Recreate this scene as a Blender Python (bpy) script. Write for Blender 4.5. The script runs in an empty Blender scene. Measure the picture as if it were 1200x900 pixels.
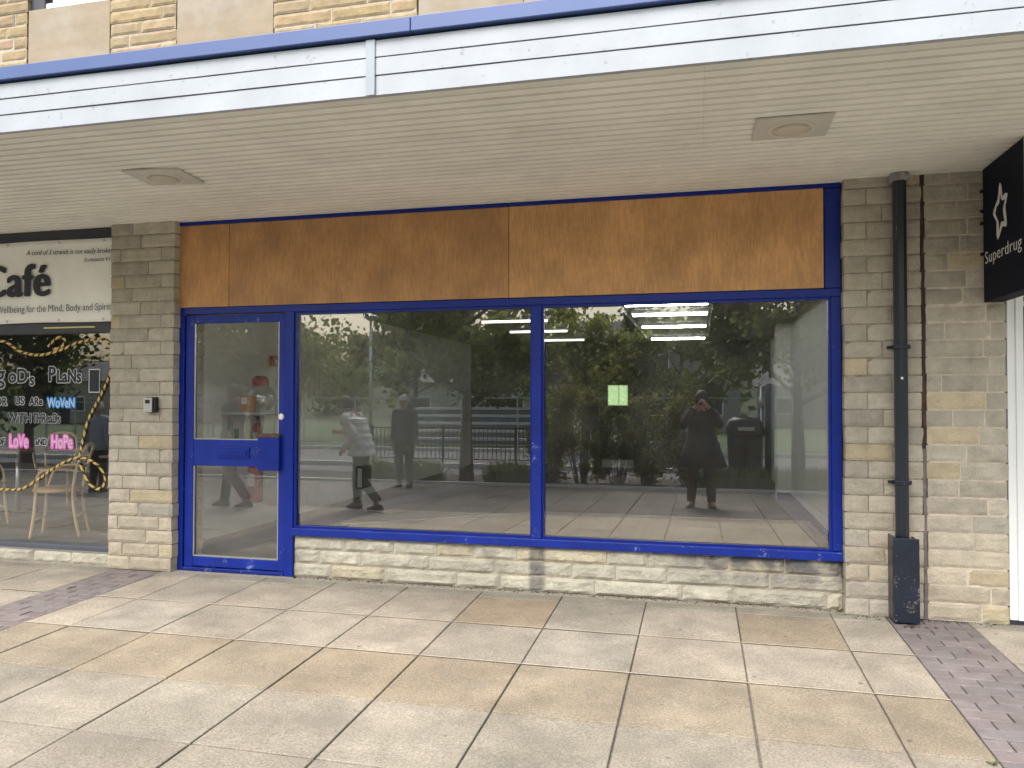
import bpy, bmesh, math, random
from mathutils import Vector, Matrix, noise
R = math.radians
SC = bpy.context.scene
COL = SC.collection
rnd = random.Random(11)

# ------------------------------------------------------------------ camera
F, D, H = 900.0, 5.6, 1.45
th = math.atan(F/3700.0); pitch = math.atan(18/900.0); roll = R(0.07)
fw = Vector((-math.sin(th)*math.cos(pitch), math.cos(th)*math.cos(pitch), math.sin(pitch)))
rt = Vector((math.cos(th), math.sin(th), 0)); up = rt.cross(fw)
rt2 = rt*math.cos(roll) + up*math.sin(roll); up2 = rt2.cross(fw)
cam = bpy.data.cameras.new('camera'); cam.sensor_width = 36; cam.lens = 36*F/1200
cam.clip_start = 0.02; cam.clip_end = 3000
co = bpy.data.objects.new('camera', cam); COL.objects.link(co)
co.matrix_world = Matrix(((rt2.x, up2.x, -fw.x, 0), (rt2.y, up2.y, -fw.y, -D), (rt2.z, up2.z, -fw.z, H), (0, 0, 0, 1)))
SC.camera = co

# ------------------------------------------------------------------ light
SUN_EL, SUN_AZ = R(54), R(200)      # azimuth measured clockwise from +Y (north): behind and left of the camera
w = bpy.data.worlds.new('World'); SC.world = w; w.use_nodes = True
nt = w.node_tree; nt.nodes.clear()
sky = nt.nodes.new('ShaderNodeTexSky'); sky.sky_type = 'NISHITA'; sky.sun_disc = False
sky.sun_elevation = SUN_EL; sky.sun_rotation = SUN_AZ
sky.air_density = 1.6; sky.dust_density = 5.0; sky.ozone_density = 1.0
hs = nt.nodes.new('ShaderNodeHueSaturation'); hs.inputs['Saturation'].default_value = 0.75   # overcast veil
bg = nt.nodes.new('ShaderNodeBackground'); bg.inputs[1].default_value = 0.15
wo = nt.nodes.new('ShaderNodeOutputWorld')
nt.links.new(sky.outputs[0], hs.inputs['Color']); nt.links.new(hs.outputs[0], bg.inputs[0]); nt.links.new(bg.outputs[0], wo.inputs[0])
sun = bpy.data.lights.new('sun', 'SUN'); sun.energy = 1.4; sun.angle = R(30); sun.color = (1, .985, .965)
so = bpy.data.objects.new('sun', sun); COL.objects.link(so)
sd = Vector((math.sin(SUN_AZ)*math.cos(SUN_EL), math.cos(SUN_AZ)*math.cos(SUN_EL), math.sin(SUN_EL)))
so.rotation_euler = sd.to_track_quat('Z', 'Y').to_euler()
SC.view_settings.view_transform = 'Standard'; SC.view_settings.look = 'None'
SC.view_settings.gamma = 1; SC.view_settings.exposure = 1.18; SC.view_settings.use_curve_mapping = False
SC.cycles.max_bounces = 10; SC.cycles.diffuse_bounces = 5; SC.cycles.glossy_bounces = 5; SC.cycles.transparent_max_bounces = 16

# ------------------------------------------------------------------ materials
def mk(name, base, rough=.7, var=.15, scale=6, stretch=(1, 1, 1), bump=0., bscale=60, bdist=.01, tint=True,
       metal=0., spec=.5, speck=0., speck_scale=250, stain=None, chips=None, emit=None, spots=False, speck_str=(1, 1, 1)):
    m = bpy.data.materials.new(name); m.use_nodes = True
    n = m.node_tree.nodes; L = m.node_tree.links; b = n['Principled BSDF']
    b.inputs['Roughness'].default_value = rough; b.inputs['Metallic'].default_value = metal
    b.inputs['Specular IOR Level'].default_value = spec
    tc = n.new('ShaderNodeTexCoord'); mp = n.new('ShaderNodeMapping'); mp.inputs['Scale'].default_value = stretch
    L.new(tc.outputs['Object'], mp.inputs[0])
    def noi(s, det=6, r=.6, src=None):
        t = n.new('ShaderNodeTexNoise'); t.inputs['Scale'].default_value = s; t.inputs['Detail'].default_value = det
        t.inputs['Roughness'].default_value = r; L.new(src or mp.outputs[0], t.inputs['Vector']); return t
    def mul(c1, c2):
        x = n.new('ShaderNodeMix'); x.data_type = 'RGBA'; x.blend_type = 'MULTIPLY'; x.inputs[0].default_value = 1
        L.new(c1, x.inputs[6]); L.new(c2, x.inputs[7]); return x.outputs[2]
    def ramp(src, lo, hi, a, c):
        r = n.new('ShaderNodeMapRange'); r.inputs[1].default_value = lo; r.inputs[2].default_value = hi
        r.inputs[3].default_value = a; r.inputs[4].default_value = c; L.new(src, r.inputs[0]); return r.outputs[0]
    rgb = n.new('ShaderNodeRGB'); rgb.outputs[0].default_value = (*base, 1); c = rgb.outputs[0]
    if var:
        t = noi(scale); c = mul(c, ramp(t.outputs[0], .3, .7, 1-var, 1+var))
    if speck:
        m3 = n.new('ShaderNodeMapping'); m3.inputs['Scale'].default_value = speck_str; L.new(tc.outputs['Object'], m3.inputs[0]); t = noi(speck_scale, 3, .7, m3.outputs[0]); c = mul(c, ramp(t.outputs[0], .3, .7, 1-speck, 1+speck))
    if tint:
        a = n.new('ShaderNodeAttribute'); a.attribute_name = 'tint'; c = mul(c, a.outputs['Color'])
    if stain:   # (colour, noise scale, threshold lo, hi, strength[, z mask lo, hi])
        t = noi(stain[1], 5, .65, tc.outputs['Object']); f = ramp(t.outputs[0], stain[2], stain[3], 0, stain[4])
        x = n.new('ShaderNodeMix'); x.data_type = 'RGBA'; L.new(f, x.inputs[0]); L.new(c, x.inputs[6]); x.inputs[7].default_value = (*stain[0], 1)
        c = x.outputs[2]
    if spots:
        vo = n.new('ShaderNodeTexVoronoi'); vo.inputs['Scale'].default_value = 3.6; L.new(tc.outputs['Object'], vo.inputs['Vector'])
        f = ramp(vo.outputs['Distance'], .036, .052, .8, 0); f2 = n.new('ShaderNodeTexVoronoi'); f2.inputs['Scale'].default_value = 5.3; L.new(tc.outputs['Object'], f2.inputs['Vector'])
        f3 = ramp(f2.outputs['Distance'], .03, .07, .45, 0); mm_ = n.new('ShaderNodeMath'); mm_.operation = 'MAXIMUM'; L.new(f, mm_.inputs[0]); L.new(f3, mm_.inputs[1])
        x = n.new('ShaderNodeMix'); x.data_type = 'RGBA'; L.new(mm_.outputs[0], x.inputs[0]); L.new(c, x.inputs[6]); x.inputs[7].default_value = (.10, .09, .08, 1); c = x.outputs[2]
        t = noi(.9, 5, .7, tc.outputs['Object']); c = mul(c, ramp(t.outputs[0], .35, .65, .78, 1.14))
    if chips:   # (colour, scale, threshold)
        t = noi(chips[1], 8, .7); t2 = noi(chips[1]*.12, 2, .5)
        ma = n.new('ShaderNodeMath'); ma.operation = 'MULTIPLY'; L.new(t.outputs[0], ma.inputs[0]); L.new(t2.outputs[0], ma.inputs[1])
        f = ramp(ma.outputs[0], chips[2], chips[2]+.03, 0, .8)
        x = n.new('ShaderNodeMix'); x.data_type = 'RGBA'; L.new(f, x.inputs[0]); L.new(c, x.inputs[6]); x.inputs[7].default_value = (*chips[0], 1)
        c = x.outputs[2]
    L.new(c, b.inputs['Base Color'])
    if bump:
        t = noi(bscale, 6, .65, tc.outputs['Object']); bp = n.new('ShaderNodeBump'); bp.inputs['Strength'].default_value = bump
        bp.inputs['Distance'].default_value = bdist; L.new(t.outputs[0], bp.inputs['Height']); L.new(bp.outputs[0], b.inputs['Normal'])
    if emit:
        b.inputs['Emission Color'].default_value = (*emit[0], 1); b.inputs['Emission Strength'].default_value = emit[1]
    return m

def glass_mat(name, f0, tintc=(.975, .985, .98), grime=.015):
    m = bpy.data.materials.new(name); m.use_nodes = True
    n = m.node_tree.nodes; L = m.node_tree.links; n.clear()
    out = n.new('ShaderNodeOutputMaterial'); tr = n.new('ShaderNodeBsdfTransparent'); tr.inputs[0].default_value = (*tintc, 1)
    gl = n.new('ShaderNodeBsdfGlossy'); gl.inputs['Roughness'].default_value = 0.0; gl.inputs['Color'].default_value = (1, 1, 1, 1)
    g = n.new('ShaderNodeNewGeometry'); dt = n.new('ShaderNodeVectorMath'); dt.operation = 'DOT_PRODUCT'
    L.new(g.outputs['Normal'], dt.inputs[0]); L.new(g.outputs['Incoming'], dt.inputs[1])
    ab = n.new('ShaderNodeMath'); ab.operation = 'ABSOLUTE'; L.new(dt.outputs['Value'], ab.inputs[0])
    om = n.new('ShaderNodeMath'); om.operation = 'SUBTRACT'; om.inputs[0].default_value = 1; L.new(ab.outputs[0], om.inputs[1])
    pw = n.new('ShaderNodeMath'); pw.operation = 'POWER'; pw.inputs[1].default_value = 5; L.new(om.outputs[0], pw.inputs[0])
    mr = n.new('ShaderNodeMapRange'); mr.inputs[3].default_value = f0; mr.inputs[4].default_value = 1; L.new(pw.outputs[0], mr.inputs[0])
    mx = n.new('ShaderNodeMixShader'); L.new(mr.outputs[0], mx.inputs[0]); L.new(tr.outputs[0], mx.inputs[1]); L.new(gl.outputs[0], mx.inputs[2])
    df = n.new('ShaderNodeBsdfDiffuse'); df.inputs[0].default_value = (.5, .5, .48, 1)
    tc = n.new('ShaderNodeTexCoord'); no = n.new('ShaderNodeTexNoise'); no.inputs['Scale'].default_value = 3; no.inputs['Detail'].default_value = 6
    L.new(tc.outputs['Object'], no.inputs['Vector'])
    m2 = n.new('ShaderNodeMapRange'); m2.inputs[1].default_value = .35; m2.inputs[2].default_value = .75; m2.inputs[3].default_value = grime*.4; m2.inputs[4].default_value = grime*2
    L.new(no.outputs[0], m2.inputs[0])
    mx2 = n.new('ShaderNodeMixShader'); L.new(m2.outputs[0], mx2.inputs[0]); L.new(mx.outputs[0], mx2.inputs[1]); L.new(df.outputs[0], mx2.inputs[2])
    L.new(mx2.outputs[0], out.inputs[0])
    # float glass is never perfectly flat: a very slow ripple
    n3 = n.new('ShaderNodeTexNoise'); n3.inputs['Scale'].default_value = 1.1; n3.inputs['Detail'].default_value = 1
    L.new(tc.outputs['Object'], n3.inputs['Vector']); bp = n.new('ShaderNodeBump'); bp.inputs['Strength'].default_value = .25; bp.inputs['Distance'].default_value = .0012
    L.new(n3.outputs[0], bp.inputs['Height']); L.new(bp.outputs[0], gl.inputs['Normal'])
    return m

M = {}
M['stone'] = mk('pitch_faced_sandstone', (.44, .405, .335), .9, .18, 9, bump=.7, bscale=45, bdist=.012, speck=.12, speck_scale=160,
                stain=((.14, .12, .09), 3.2, .60, .80, .5))
M['stone_pale'] = mk('pale_rock_faced_stone', (.50, .475, .40), .9, .2, 8, bump=.9, bscale=38, bdist=.016, speck=.1, speck_scale=160)
M['stone_up'] = mk('warm_upper_sandstone', (.30, .235, .15), .9, .2, 12, bump=.5, bscale=60, bdist=.008, speck=.1, speck_scale=160)
M['stone_smooth'] = mk('sawn_sandstone', (.285, .235, .17), .8, .12, 3, (1, 1, 3), bump=.12, bscale=80, bdist=.004, speck=.05,
                       stain=((.36, .35, .32), 1.6, .5, .72, .6))
M['mortar'] = mk('mortar', (.42, .37, .29), .95, .25, 20, bump=.5, bscale=90, tint=False)
M['mortar_pale'] = mk('pinkish_pale_mortar', (.58, .51, .43), .95, .2, 14, tint=False)
M['mortar_dark'] = mk('soiled_mortar', (.27, .24, .19), .95, .35, 14, bump=.5, bscale=90, tint=False)
M['mortar_up'] = mk('pale_mortar', (.42, .40, .35), .95, .2, 20, bump=.4, bscale=90, tint=False)
M['slab'] = mk('paving_slab_concrete', (.298, .276, .232), .85, .20, 3.2, bump=.45, bscale=150, bdist=.005, speck=.38, speck_scale=95,
               stain=((.20, .18, .155), 4.0, .53, .74, .55), spots=True)
M['joint'] = mk('sandy_joint', (.15, .135, .115), .95, .3, 30, tint=True)
M['paver'] = mk('purple_brick_paver', (.165, .145, .145), .85, .2, 10, bump=.4, bscale=120, bdist=.004, speck=.18, speck_scale=160)
M['asphalt'] = mk('asphalt', (.10, .10, .10), .9, .2, 1, speck=.3, speck_scale=90, tint=False)
M['soil'] = mk('bark_mulch', (.05, .04, .03), .95, .4, 14, bump=.8, bscale=40, tint=False)
M['grass'] = mk('rough_grass', (.06, .09, .03), .95, .35, .6, bump=.5, bscale=20, tint=False)
M['blue'] = mk('deep_blue_gloss_paint', (.004, .022, .25), .36, .15, 5, spec=.35, bump=.08, bscale=30, bdist=.003, tint=True, chips=((.22, .27, .45), 80, .415))
M['blue_worn'] = mk('scuffed_blue_paint', (.005, .025, .27), .42, .18, 5, spec=.35, bump=.15, bscale=40, bdist=.004, tint=True, chips=((.26, .32, .52), 70, .375))
M['blue_strip'] = mk('faded_blue_metal_strip', (.060, .105, .27), .45, .08, 1.2, tint=True, stain=((.02, .03, .06), 5, .68, .8, .4))
M['white'] = mk('weathered_white_gloss_paint', (.355, .39, .435), .6, .09, 3, bump=.1, bscale=12, bdist=.004, tint=True,
                stain=((.19, .20, .21), 16, .63, .69, .6))
M['white_clean'] = mk('white_upvc', (.80, .83, .85), .3, .03, 2, tint=False)
M['soffit'] = mk('cream_soffit_paint', (.86, .855, .80), .6, .08, 2.2, (1, 1, 1), bump=.1, bscale=30, bdist=.003, tint=True, stain=((.40, .36, .30), 6, .66, .80, .45))
M['ply'] = mk('stained_plywood', (.43, .245, .115), .5, .20, 3.5, (1.3, 1, 1), bump=.12, bscale=60, bdist=.002, speck=.17, speck_scale=110, speck_str=(1, 1, .10), tint=True, spec=.35)
M['navy'] = mk('dark_grey_metal_frame', (.032, .035, .048), .4, .1, 4, tint=True)
M['black'] = mk('black_plastic', (.012, .013, .016), .3, .1, 5, tint=True, bump=.05)
M['blackpaint'] = mk('flaking_black_paint', (.012, .018, .032), .30, .25, 8, bump=.35, bscale=26, bdist=.006, tint=True, chips=((.32, .28, .26), 60, .345))
M['lead'] = mk('grey_lead_flashing', (.30, .31, .31), .6, .3, 20, bump=.5, bscale=50, tint=False)
M['rust'] = mk('brown_sealant', (.050, .030, .026), .85, .3, 20, bump=.6, bscale=60, tint=True)
M['silver'] = mk('brushed_metal', (.55, .55, .54), .35, .05, 10, metal=.8, tint=False)
M['sign_white'] = mk('white_vinyl_lettering', (.72, .72, .72), .5, 0, tint=False)
M['sign_black'] = mk('glossy_black_sign', (.006, .009, .020), .6, .1, 3, tint=True, spec=.12)
M['banner'] = mk('white_pvc_banner', (.90, .90, .87), .5, .06, 3, bump=.25, bscale=3.5, bdist=.03, tint=False)
M['ink'] = mk('black_ink', (.015, .015, .03), .5, 0, tint=False)
M['ink_grey'] = mk('grey_ink', (.16, .16, .18), .5, 0, tint=False)
M['paint_white'] = mk('white_window_paint', (.62, .66, .70), .6, .1, 30, tint=False)
M['paint_black'] = mk('black_window_paint', (.006, .007, .014), .5, 0, tint=False)
M['paint_blue'] = mk('bright_blue_window_paint', (.02, .30, .80), .5, 0, tint=False)
M['paint_pink'] = mk('pink_window_paint', (.85, .16, .62), .5, 0, tint=False)
M['rope'] = mk('yellow_rope', (.62, .44, .14), .7, .1, 30, tint=True)
M['yellow'] = mk('pale_yellow_strip', (.70, .60, .26), .5, 0, tint=False)
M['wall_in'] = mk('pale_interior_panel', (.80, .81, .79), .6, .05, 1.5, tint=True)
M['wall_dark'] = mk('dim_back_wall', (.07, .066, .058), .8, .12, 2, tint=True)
M['ceil_in'] = mk('interior_ceiling', (.26, .25, .23), .8, .05, 1, tint=True)
M['carpet'] = mk('dark_carpet', (.062, .056, .052), .95, .2, 8, speck=.3, speck_scale=120, tint=False)
M['vinyl'] = mk('beige_vinyl_floor', (.50, .37, .225), .55, .1, 3, (6, 1, 1), tint=True)
M['skirt'] = mk('grey_skirting', (.07, .07, .075), .6, .1, 3, tint=False)
M['cafe_floor'] = mk('grey_floorboards', (.13, .14, .15), .5, .25, 3, (1, 9, 1), tint=True)
M['cafe_wall'] = mk('dark_cafe_wall', (.055, .055, .060), .8, .1, 2, tint=True)
M['wood'] = mk('pale_bentwood', (.72, .50, .28), .4, .12, 8, (1, 1, .2), tint=False)
M['wood_top'] = mk('table_top_wood', (.34, .19, .11), .4, .15, 5, (1, 6, 1), tint=False)
M['red'] = mk('red_enamel', (.45, .02, .025), .3, .05, 5, tint=False)
M['green'] = mk('green_sign_face', (.05, .28, .10), .5, .05, 5, tint=False)
M['paper'] = mk('paper', (.70, .70, .66), .7, .05, 5, tint=False)
M['tube'] = mk('fluorescent_tube', (.8, .8, .8), .5, 0, tint=False, emit=((1, .98, .92), 17))
M['outlook'] = mk('daylit_garden_glass', (.2, .3, .1), .5, .5, 9, tint=False)
M['bark'] = mk('bark', (.10, .085, .065), .95, .3, 8, (1, 1, .3), bump=.8, bscale=30, tint=True)
M['leaf'] = mk('foliage', (.12, .15, .048), .6, .25, 2, tint=True, spec=.3)
M['hill'] = mk('wooded_hillside', (.05, .065, .028), .95, .3, .2, tint=False)
M['pale_concrete'] = mk('pale_terrace_stone', (.52, .51, .47), .8, .1, 1.5, tint=True)
M['render'] = mk('house_render', (.42, .39, .33), .85, .1, 1, tint=True)
M['roof'] = mk('slate_roof', (.09, .088, .09), .8, .2, 3, (1, 1, 3), tint=True)
M['skin'] = mk('skin', (.42, .24, .17), .55, .06, 20, tint=False)
M['hair_dark'] = mk('dark_hair', (.025, .018, .014), .6, .2, 40, tint=False)
M['hair_grey'] = mk('grey_hair', (.42, .41, .40), .6, .2, 40, tint=False)
n_ = M['leaf'].node_tree.nodes; l_ = M['leaf'].node_tree.links; b_ = n_['Principled BSDF']; t_ = n_.new('ShaderNodeBsdfTranslucent'); x_ = n_.new('ShaderNodeMixShader'); x_.inputs[0].default_value = .4
l_.new(b_.inputs['Base Color'].links[0].from_socket, t_.inputs[0]); l_.new(b_.outputs[0], x_.inputs[1]); l_.new(t_.outputs[0], x_.inputs[2]); l_.new(x_.outputs[0], n_['Material Output'].inputs[0])
def cloth(nm, c): return mk(nm, c, .85, .15, 14, bump=.35, bscale=9, bdist=.03, tint=False)
M['coat_black'] = cloth('black_coat', (.010, .011, .014)); M['coat_dark'] = cloth('charcoal_coat', (.035, .035, .038))
M['puffer'] = cloth('pale_puffer', (.50, .50, .48)); M['trouser_dark'] = cloth('dark_trousers', (.022, .020, .020))
M['shirt_grey'] = cloth('blue_grey_shirt', (.30, .34, .38)); M['trouser_brown'] = cloth('brown_trousers', (.07, .04, .03))
M['shoe'] = mk('shoe_leather', (.06, .045, .035), .5, .1, 8, tint=False); M['shoe_pale'] = mk('pale_trainers', (.45, .43, .40), .6, .1, 8, tint=False)
M['glass'] = glass_mat('shop_window_glass', .165, grime=.022)
M['glass_door'] = glass_mat('door_glass', .10, grime=.04)
M['glass_cafe'] = glass_mat('cafe_window_glass', .12, grime=.010)
M['glass_up'] = glass_mat('upper_window_glass', .3)

# ------------------------------------------------------------------ helpers
def tag(o, label=None, cat=None, group=None, kind=None):
    if label: o['label'] = label
    if cat: o['category'] = cat
    if group: o['group'] = group
    if kind: o['kind'] = kind
    return o
def empty(name, label, cat, loc=(0, 0, 0), rz=0, group=None):
    o = bpy.data.objects.new(name, None); COL.objects.link(o); o.location = loc; o.rotation_euler = (0, 0, rz); o.empty_display_size = .1
    return tag(o, label, cat, group)
def link(name, me, mats, parent=None, smooth=False, bev=0):
    if not isinstance(mats, (list, tuple)): mats = [mats]
    for m in mats: me.materials.append(m)
    if smooth:
        for p in me.polygons: p.use_smooth = True
    o = bpy.data.objects.new(name, me); COL.objects.link(o)
    if parent: o.parent = parent
    if bev:
        b = o.modifiers.new('bevel', 'BEVEL'); b.width = bev; b.segments = 2; b.limit_method = 'ANGLE'; b.angle_limit = R(40)
    return o
class MB:
    def __init__(s): s.v = []; s.f = []; s.t = []; s.mi = []
    def face(s, idx, t=(1, 1, 1), mi=0): s.f.append(idx); s.t.append(t); s.mi.append(mi)
    def quad(s, a, b, c, d, t=(1, 1, 1), mi=0):
        k = len(s.v); s.v += [tuple(a), tuple(b), tuple(c), tuple(d)]; s.face((k, k+1, k+2, k+3), t, mi)
    def box(s, x0, x1, y0, y1, z0, z1, t=(1, 1, 1), mi=0):
        k = len(s.v)
        s.v += [(x0, y0, z0), (x1, y0, z0), (x1, y1, z0), (x0, y1, z0), (x0, y0, z1), (x1, y0, z1), (x1, y1, z1), (x0, y1, z1)]
        for f in ((0, 3, 2, 1), (4, 5, 6, 7), (0, 1, 5, 4), (1, 2, 6, 5), (2, 3, 7, 6), (3, 0, 4, 7)): s.face(tuple(k+i for i in f), t, mi)
        return s
    def rings(s, rs, t=(1, 1, 1), mi=0, cap=True, tf=None):
        k = len(s.v); n = len(rs[0])
        for r in rs: s.v += [tuple(p) for p in r]
        for i in range(len(rs)-1):
            for j in range(n):
                s.face((k+i*n+j, k+i*n+(j+1) % n, k+(i+1)*n+(j+1) % n, k+(i+1)*n+j), tf(i, j) if tf else t, mi)
        if cap:
            s.face(tuple(k+j for j in range(n))[::-1], t, mi); s.face(tuple(k+(len(rs)-1)*n+j for j in range(n)), t, mi)
        return s
    def tube(s, pts, rad, n=8, t=(1, 1, 1), mi=0, tf=None):
        pts = [Vector(p) for p in pts]; rs = []
        if not isinstance(rad, (list, tuple)): rad = [rad]*len(pts)
        prev = None
        for i, p in enumerate(pts):
            d = (pts[min(i+1, len(pts)-1)]-pts[max(i-1, 0)]).normalized()
            if prev is None: a = d.orthogonal().normalized()
            else:
                a = (prev-d*prev.dot(d))
                a = a.normalized() if a.length > 1e-5 else d.orthogonal().normalized()
            prev = a; b = d.cross(a)
            rs.append([p+(a*math.cos(2*math.pi*j/n)+b*math.sin(2*math.pi*j/n))*rad[i] for j in range(n)])
        return s.rings(rs, t, mi, True, tf)
    def loft(s, secs, n=16, t=(1, 1, 1), mi=0):   # (cx,cy,cz,rx,ry)
        return s.rings([[(c[0]+c[3]*math.cos(2*math.pi*j/n), c[1]+c[4]*math.sin(2*math.pi*j/n), c[2]) for j in range(n)] for c in secs], t, mi)
    def cyl(s, c, r, z0, z1, n=20, t=(1, 1, 1), mi=0): return s.loft([(c[0], c[1], z0, r, r), (c[0], c[1], z1, r, r)], n, t, mi)
    def build(s, name, mats, parent=None, smooth=False, bev=0):
        me = bpy.data.meshes.new(name); me.from_pydata(s.v, [], s.f); me.update()
        at = me.attributes.new('tint', 'FLOAT_COLOR', 'CORNER'); cols = []
        for f, t in zip(s.f, s.t): cols += [t[0], t[1], t[2], 1.0]*len(f)
        at.data.foreach_set('color', cols); me.polygons.foreach_set('material_index', s.mi)
        return link(name, me, mats, parent, smooth, bev)
def B(name, mat, parent, *boxes, bev=0, t=(1, 1, 1)):
    m = MB()
    for b in boxes: m.box(*b, t=t)
    return m.build(name, mat, parent, bev=bev)
def smooth_pts(P, n=6):
    P = [Vector(p) for p in P]; out = []
    for i in range(len(P)-1):
        p0, p1, p2, p3 = P[max(i-1, 0)], P[i], P[i+1], P[min(i+2, len(P)-1)]
        for k in range(n):
            t = k/n; out.append(.5*((2*p1)+(p2-p0)*t+(2*p0-5*p1+4*p2-p3)*t*t+(3*p1-p0-3*p2+p3)*t**3))
    out.append(P[-1]); return out
def text_mesh(body, size, bold=0., xs=1., shear=0., align='LEFT', ext=.0008, space=1.):
    cu = bpy.data.curves.new('lettering', 'FONT'); cu.body = body; cu.size = size; cu.offset = bold; cu.extrude = ext; cu.shear = shear
    cu.align_x = align; cu.space_character = space
    o = bpy.data.objects.new('lettering', cu); COL.objects.link(o)
    me = bpy.data.meshes.new_from_object(o.evaluated_get(bpy.context.evaluated_depsgraph_get()))
    bpy.data.objects.remove(o); me.transform(Matrix.Diagonal((xs, 1, 1, 1))); return me
def put_text(name, body, size, mat, parent, x, y, z, rot=0, bold=0., boldx=0., **k):
    base = text_mesh(body, size, **k); offs = [(0, 0)]          # stroke weight is built by overlapping copies of the outline
    if bold: offs = [(bold*math.cos(a*math.pi/4), bold*math.sin(a*math.pi/4)) for a in range(8)]+[(0, 0)]
    if boldx: offs += [(boldx*q, 0) for q in (-1, -.66, -.33, .33, .66, 1)]
    V = []; FF = []
    for i, (dx, dz) in enumerate(offs):
        k0 = len(V); V += [(v.co.x+dx, v.co.y+dz, v.co.z-i*.00006) for v in base.vertices]; FF += [tuple(k0+q for q in p.vertices) for p in base.polygons]
    me = bpy.data.meshes.new(name); me.from_pydata(V, [], FF)
    me.transform(Matrix.Translation((x, y, z)) @ Matrix.Rotation(rot, 4, 'Y') @ Matrix.Rotation(R(90), 4, 'X'))
    return link(name, me, mat, parent)
def lathe(m, prof, c, n=20, t=(1, 1, 1)): return m.loft([(c[0], c[1], c[2]+z, r, r) for r, z in prof], n, t)

# ------------------------------------------------------------------ ground
S = .028
def gz(y): return S*max(y, -8.9) if y < 0 else 0.
def setting(name, m, mats, **k): return tag(m.build(name, mats, None, **k), kind='structure')
m = MB(); m.quad((-700, -900, -.42), (700, -900, -.42), (700, 300, -.42), (-700, 300, -.42)); setting('ground', m, M['grass'])
m = MB()        # bedding under the slabs, with the jointing colour
m.quad((-16, -8.9, gz(-8.9)-.012), (9, -8.9, gz(-8.9)-.012), (9, .25, -.012+.002), (-16, .25, -.012+.002), (1, 1, 1)); setting('paving_bed', m, M['joint'])
m = MB(); prn = random.Random(5)
def slab(m, x0, x1, y0, y1, t, g=.004):
    dz = prn.uniform(-.0015, .0015); k = len(m.v); a = prn.uniform(-.0012, .0012)
    x0 += g+prn.uniform(0, .002); x1 -= g+prn.uniform(0, .002); y0 += g; y1 -= g; e = .004
    for (zz, ins) in ((-.03, 0), (-.003, 0), (0, e)):
        for (x, y, s) in ((x0+ins, y0+ins, -1), (x1-ins, y0+ins, 1), (x1-ins, y1-ins, 1), (x0+ins, y1-ins, -1)):
            m.v.append((x, y, gz(y)+zz+dz+a*s))
    for l in (0, 4):
        for i in range(4): m.face((k+l+i, k+l+(i+1) % 4, k+l+4+(i+1) % 4, k+l+4+i), t)
    m.face((k+8, k+9, k+10, k+11), t)
xs_mid = [-4.38, -4.02, -3.405, -2.795, -2.19, -1.59, -.98, -.37, .245, .86, 1.21]
xs_l = [-4.85-.61*i for i in range(18)][::-1]; xs_r = [1.70+.61*i for i in range(12)]
ys = [.02, -.12, -.73, -1.36, -1.99]+[-1.99-.615*i for i in range(1, 12)]
for xs in (xs_l, xs_mid, xs_r):
    for r in range(len(ys)-1):
        for c in range(len(xs)-1):
            b = prn.uniform(.93, 1.06); h = prn.uniform(-.02, .02)
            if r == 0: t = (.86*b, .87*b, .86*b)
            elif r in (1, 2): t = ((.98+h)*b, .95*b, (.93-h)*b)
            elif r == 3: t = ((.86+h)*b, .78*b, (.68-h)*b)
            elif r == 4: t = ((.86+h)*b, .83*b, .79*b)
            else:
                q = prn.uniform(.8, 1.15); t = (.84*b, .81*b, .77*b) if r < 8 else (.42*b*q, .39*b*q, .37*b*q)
            if r == 1 and (abs(xs[c]+1.59) < .02 or abs(xs[c]-.245) < .02): t = (t[0]*.93, t[1]*.85, t[2]*.74)      # rust coloured slabs
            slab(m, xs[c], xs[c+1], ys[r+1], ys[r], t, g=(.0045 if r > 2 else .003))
setting('pavement', m, M['slab'])
# the wall-side joints are filled with pale mortar: thin pointed strips between the first rows
m = MB()
for y in (-.73, -1.36):
    for xs in (xs_l, xs_mid, xs_r): m.quad((xs[0], y-.0045, gz(y)+.0034), (xs[-1], y-.0045, gz(y)+.0034), (xs[-1], y+.0045, gz(y)+.0034), (xs[0], y+.0045, gz(y)+.0034), (3.1, 3.0, 2.8))
m.quad((-16, .002, gz(-.002)+.0014), (1.0, .002, .0014), (1.0, .10, .0014), (-16, .10, .0014), (2.1, 2.1, 2.05))
setting('pointing_mortar', m, M['joint'])
m = MB()
for (xa, xb) in ((-4.85, -4.38), (1.21, 1.70)):
    y = .0; row = 0
    while y > -8.8:
        off = (row % 2)*.105; x = xa-off
        while x < xb-.01:
            a, b_ = max(x, xa), min(x+.21, xb)
            if b_-a > .02:
                q = prn.uniform(.9, 1.12); h = prn.uniform(-.03, .04)
                slab(m, a, b_, y-.104, y, (q*(1+h), q, q*(1-h*.3)), g=.0025)
            x += .21
        y -= .104; row += 1
setting('brick_paver_band', m, M['paver'])
m = MB(); m.box(-30, 30, -9.02, -8.90, -.42, -.21); setting('kerb', m, M['pale_concrete'])
m = MB(); m.box(-30, 30, -10.9, -9.02, -.42, -.25); setting('planting_bed', m, M['soil'])
m = MB(); m.quad((-60, -19.5, -.36), (60, -19.5, -.36), (60, -10.9, -.36), (-60, -10.9, -.36)); setting('road', m, M['asphalt'])
m = MB(); m.box(-60, 60, -13.6, -13.45, -.42, -.24); m.box(-60, 60, -19.7, -19.5, -.42, -.24); setting('road_kerb', m, M['pale_concrete'])

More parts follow.
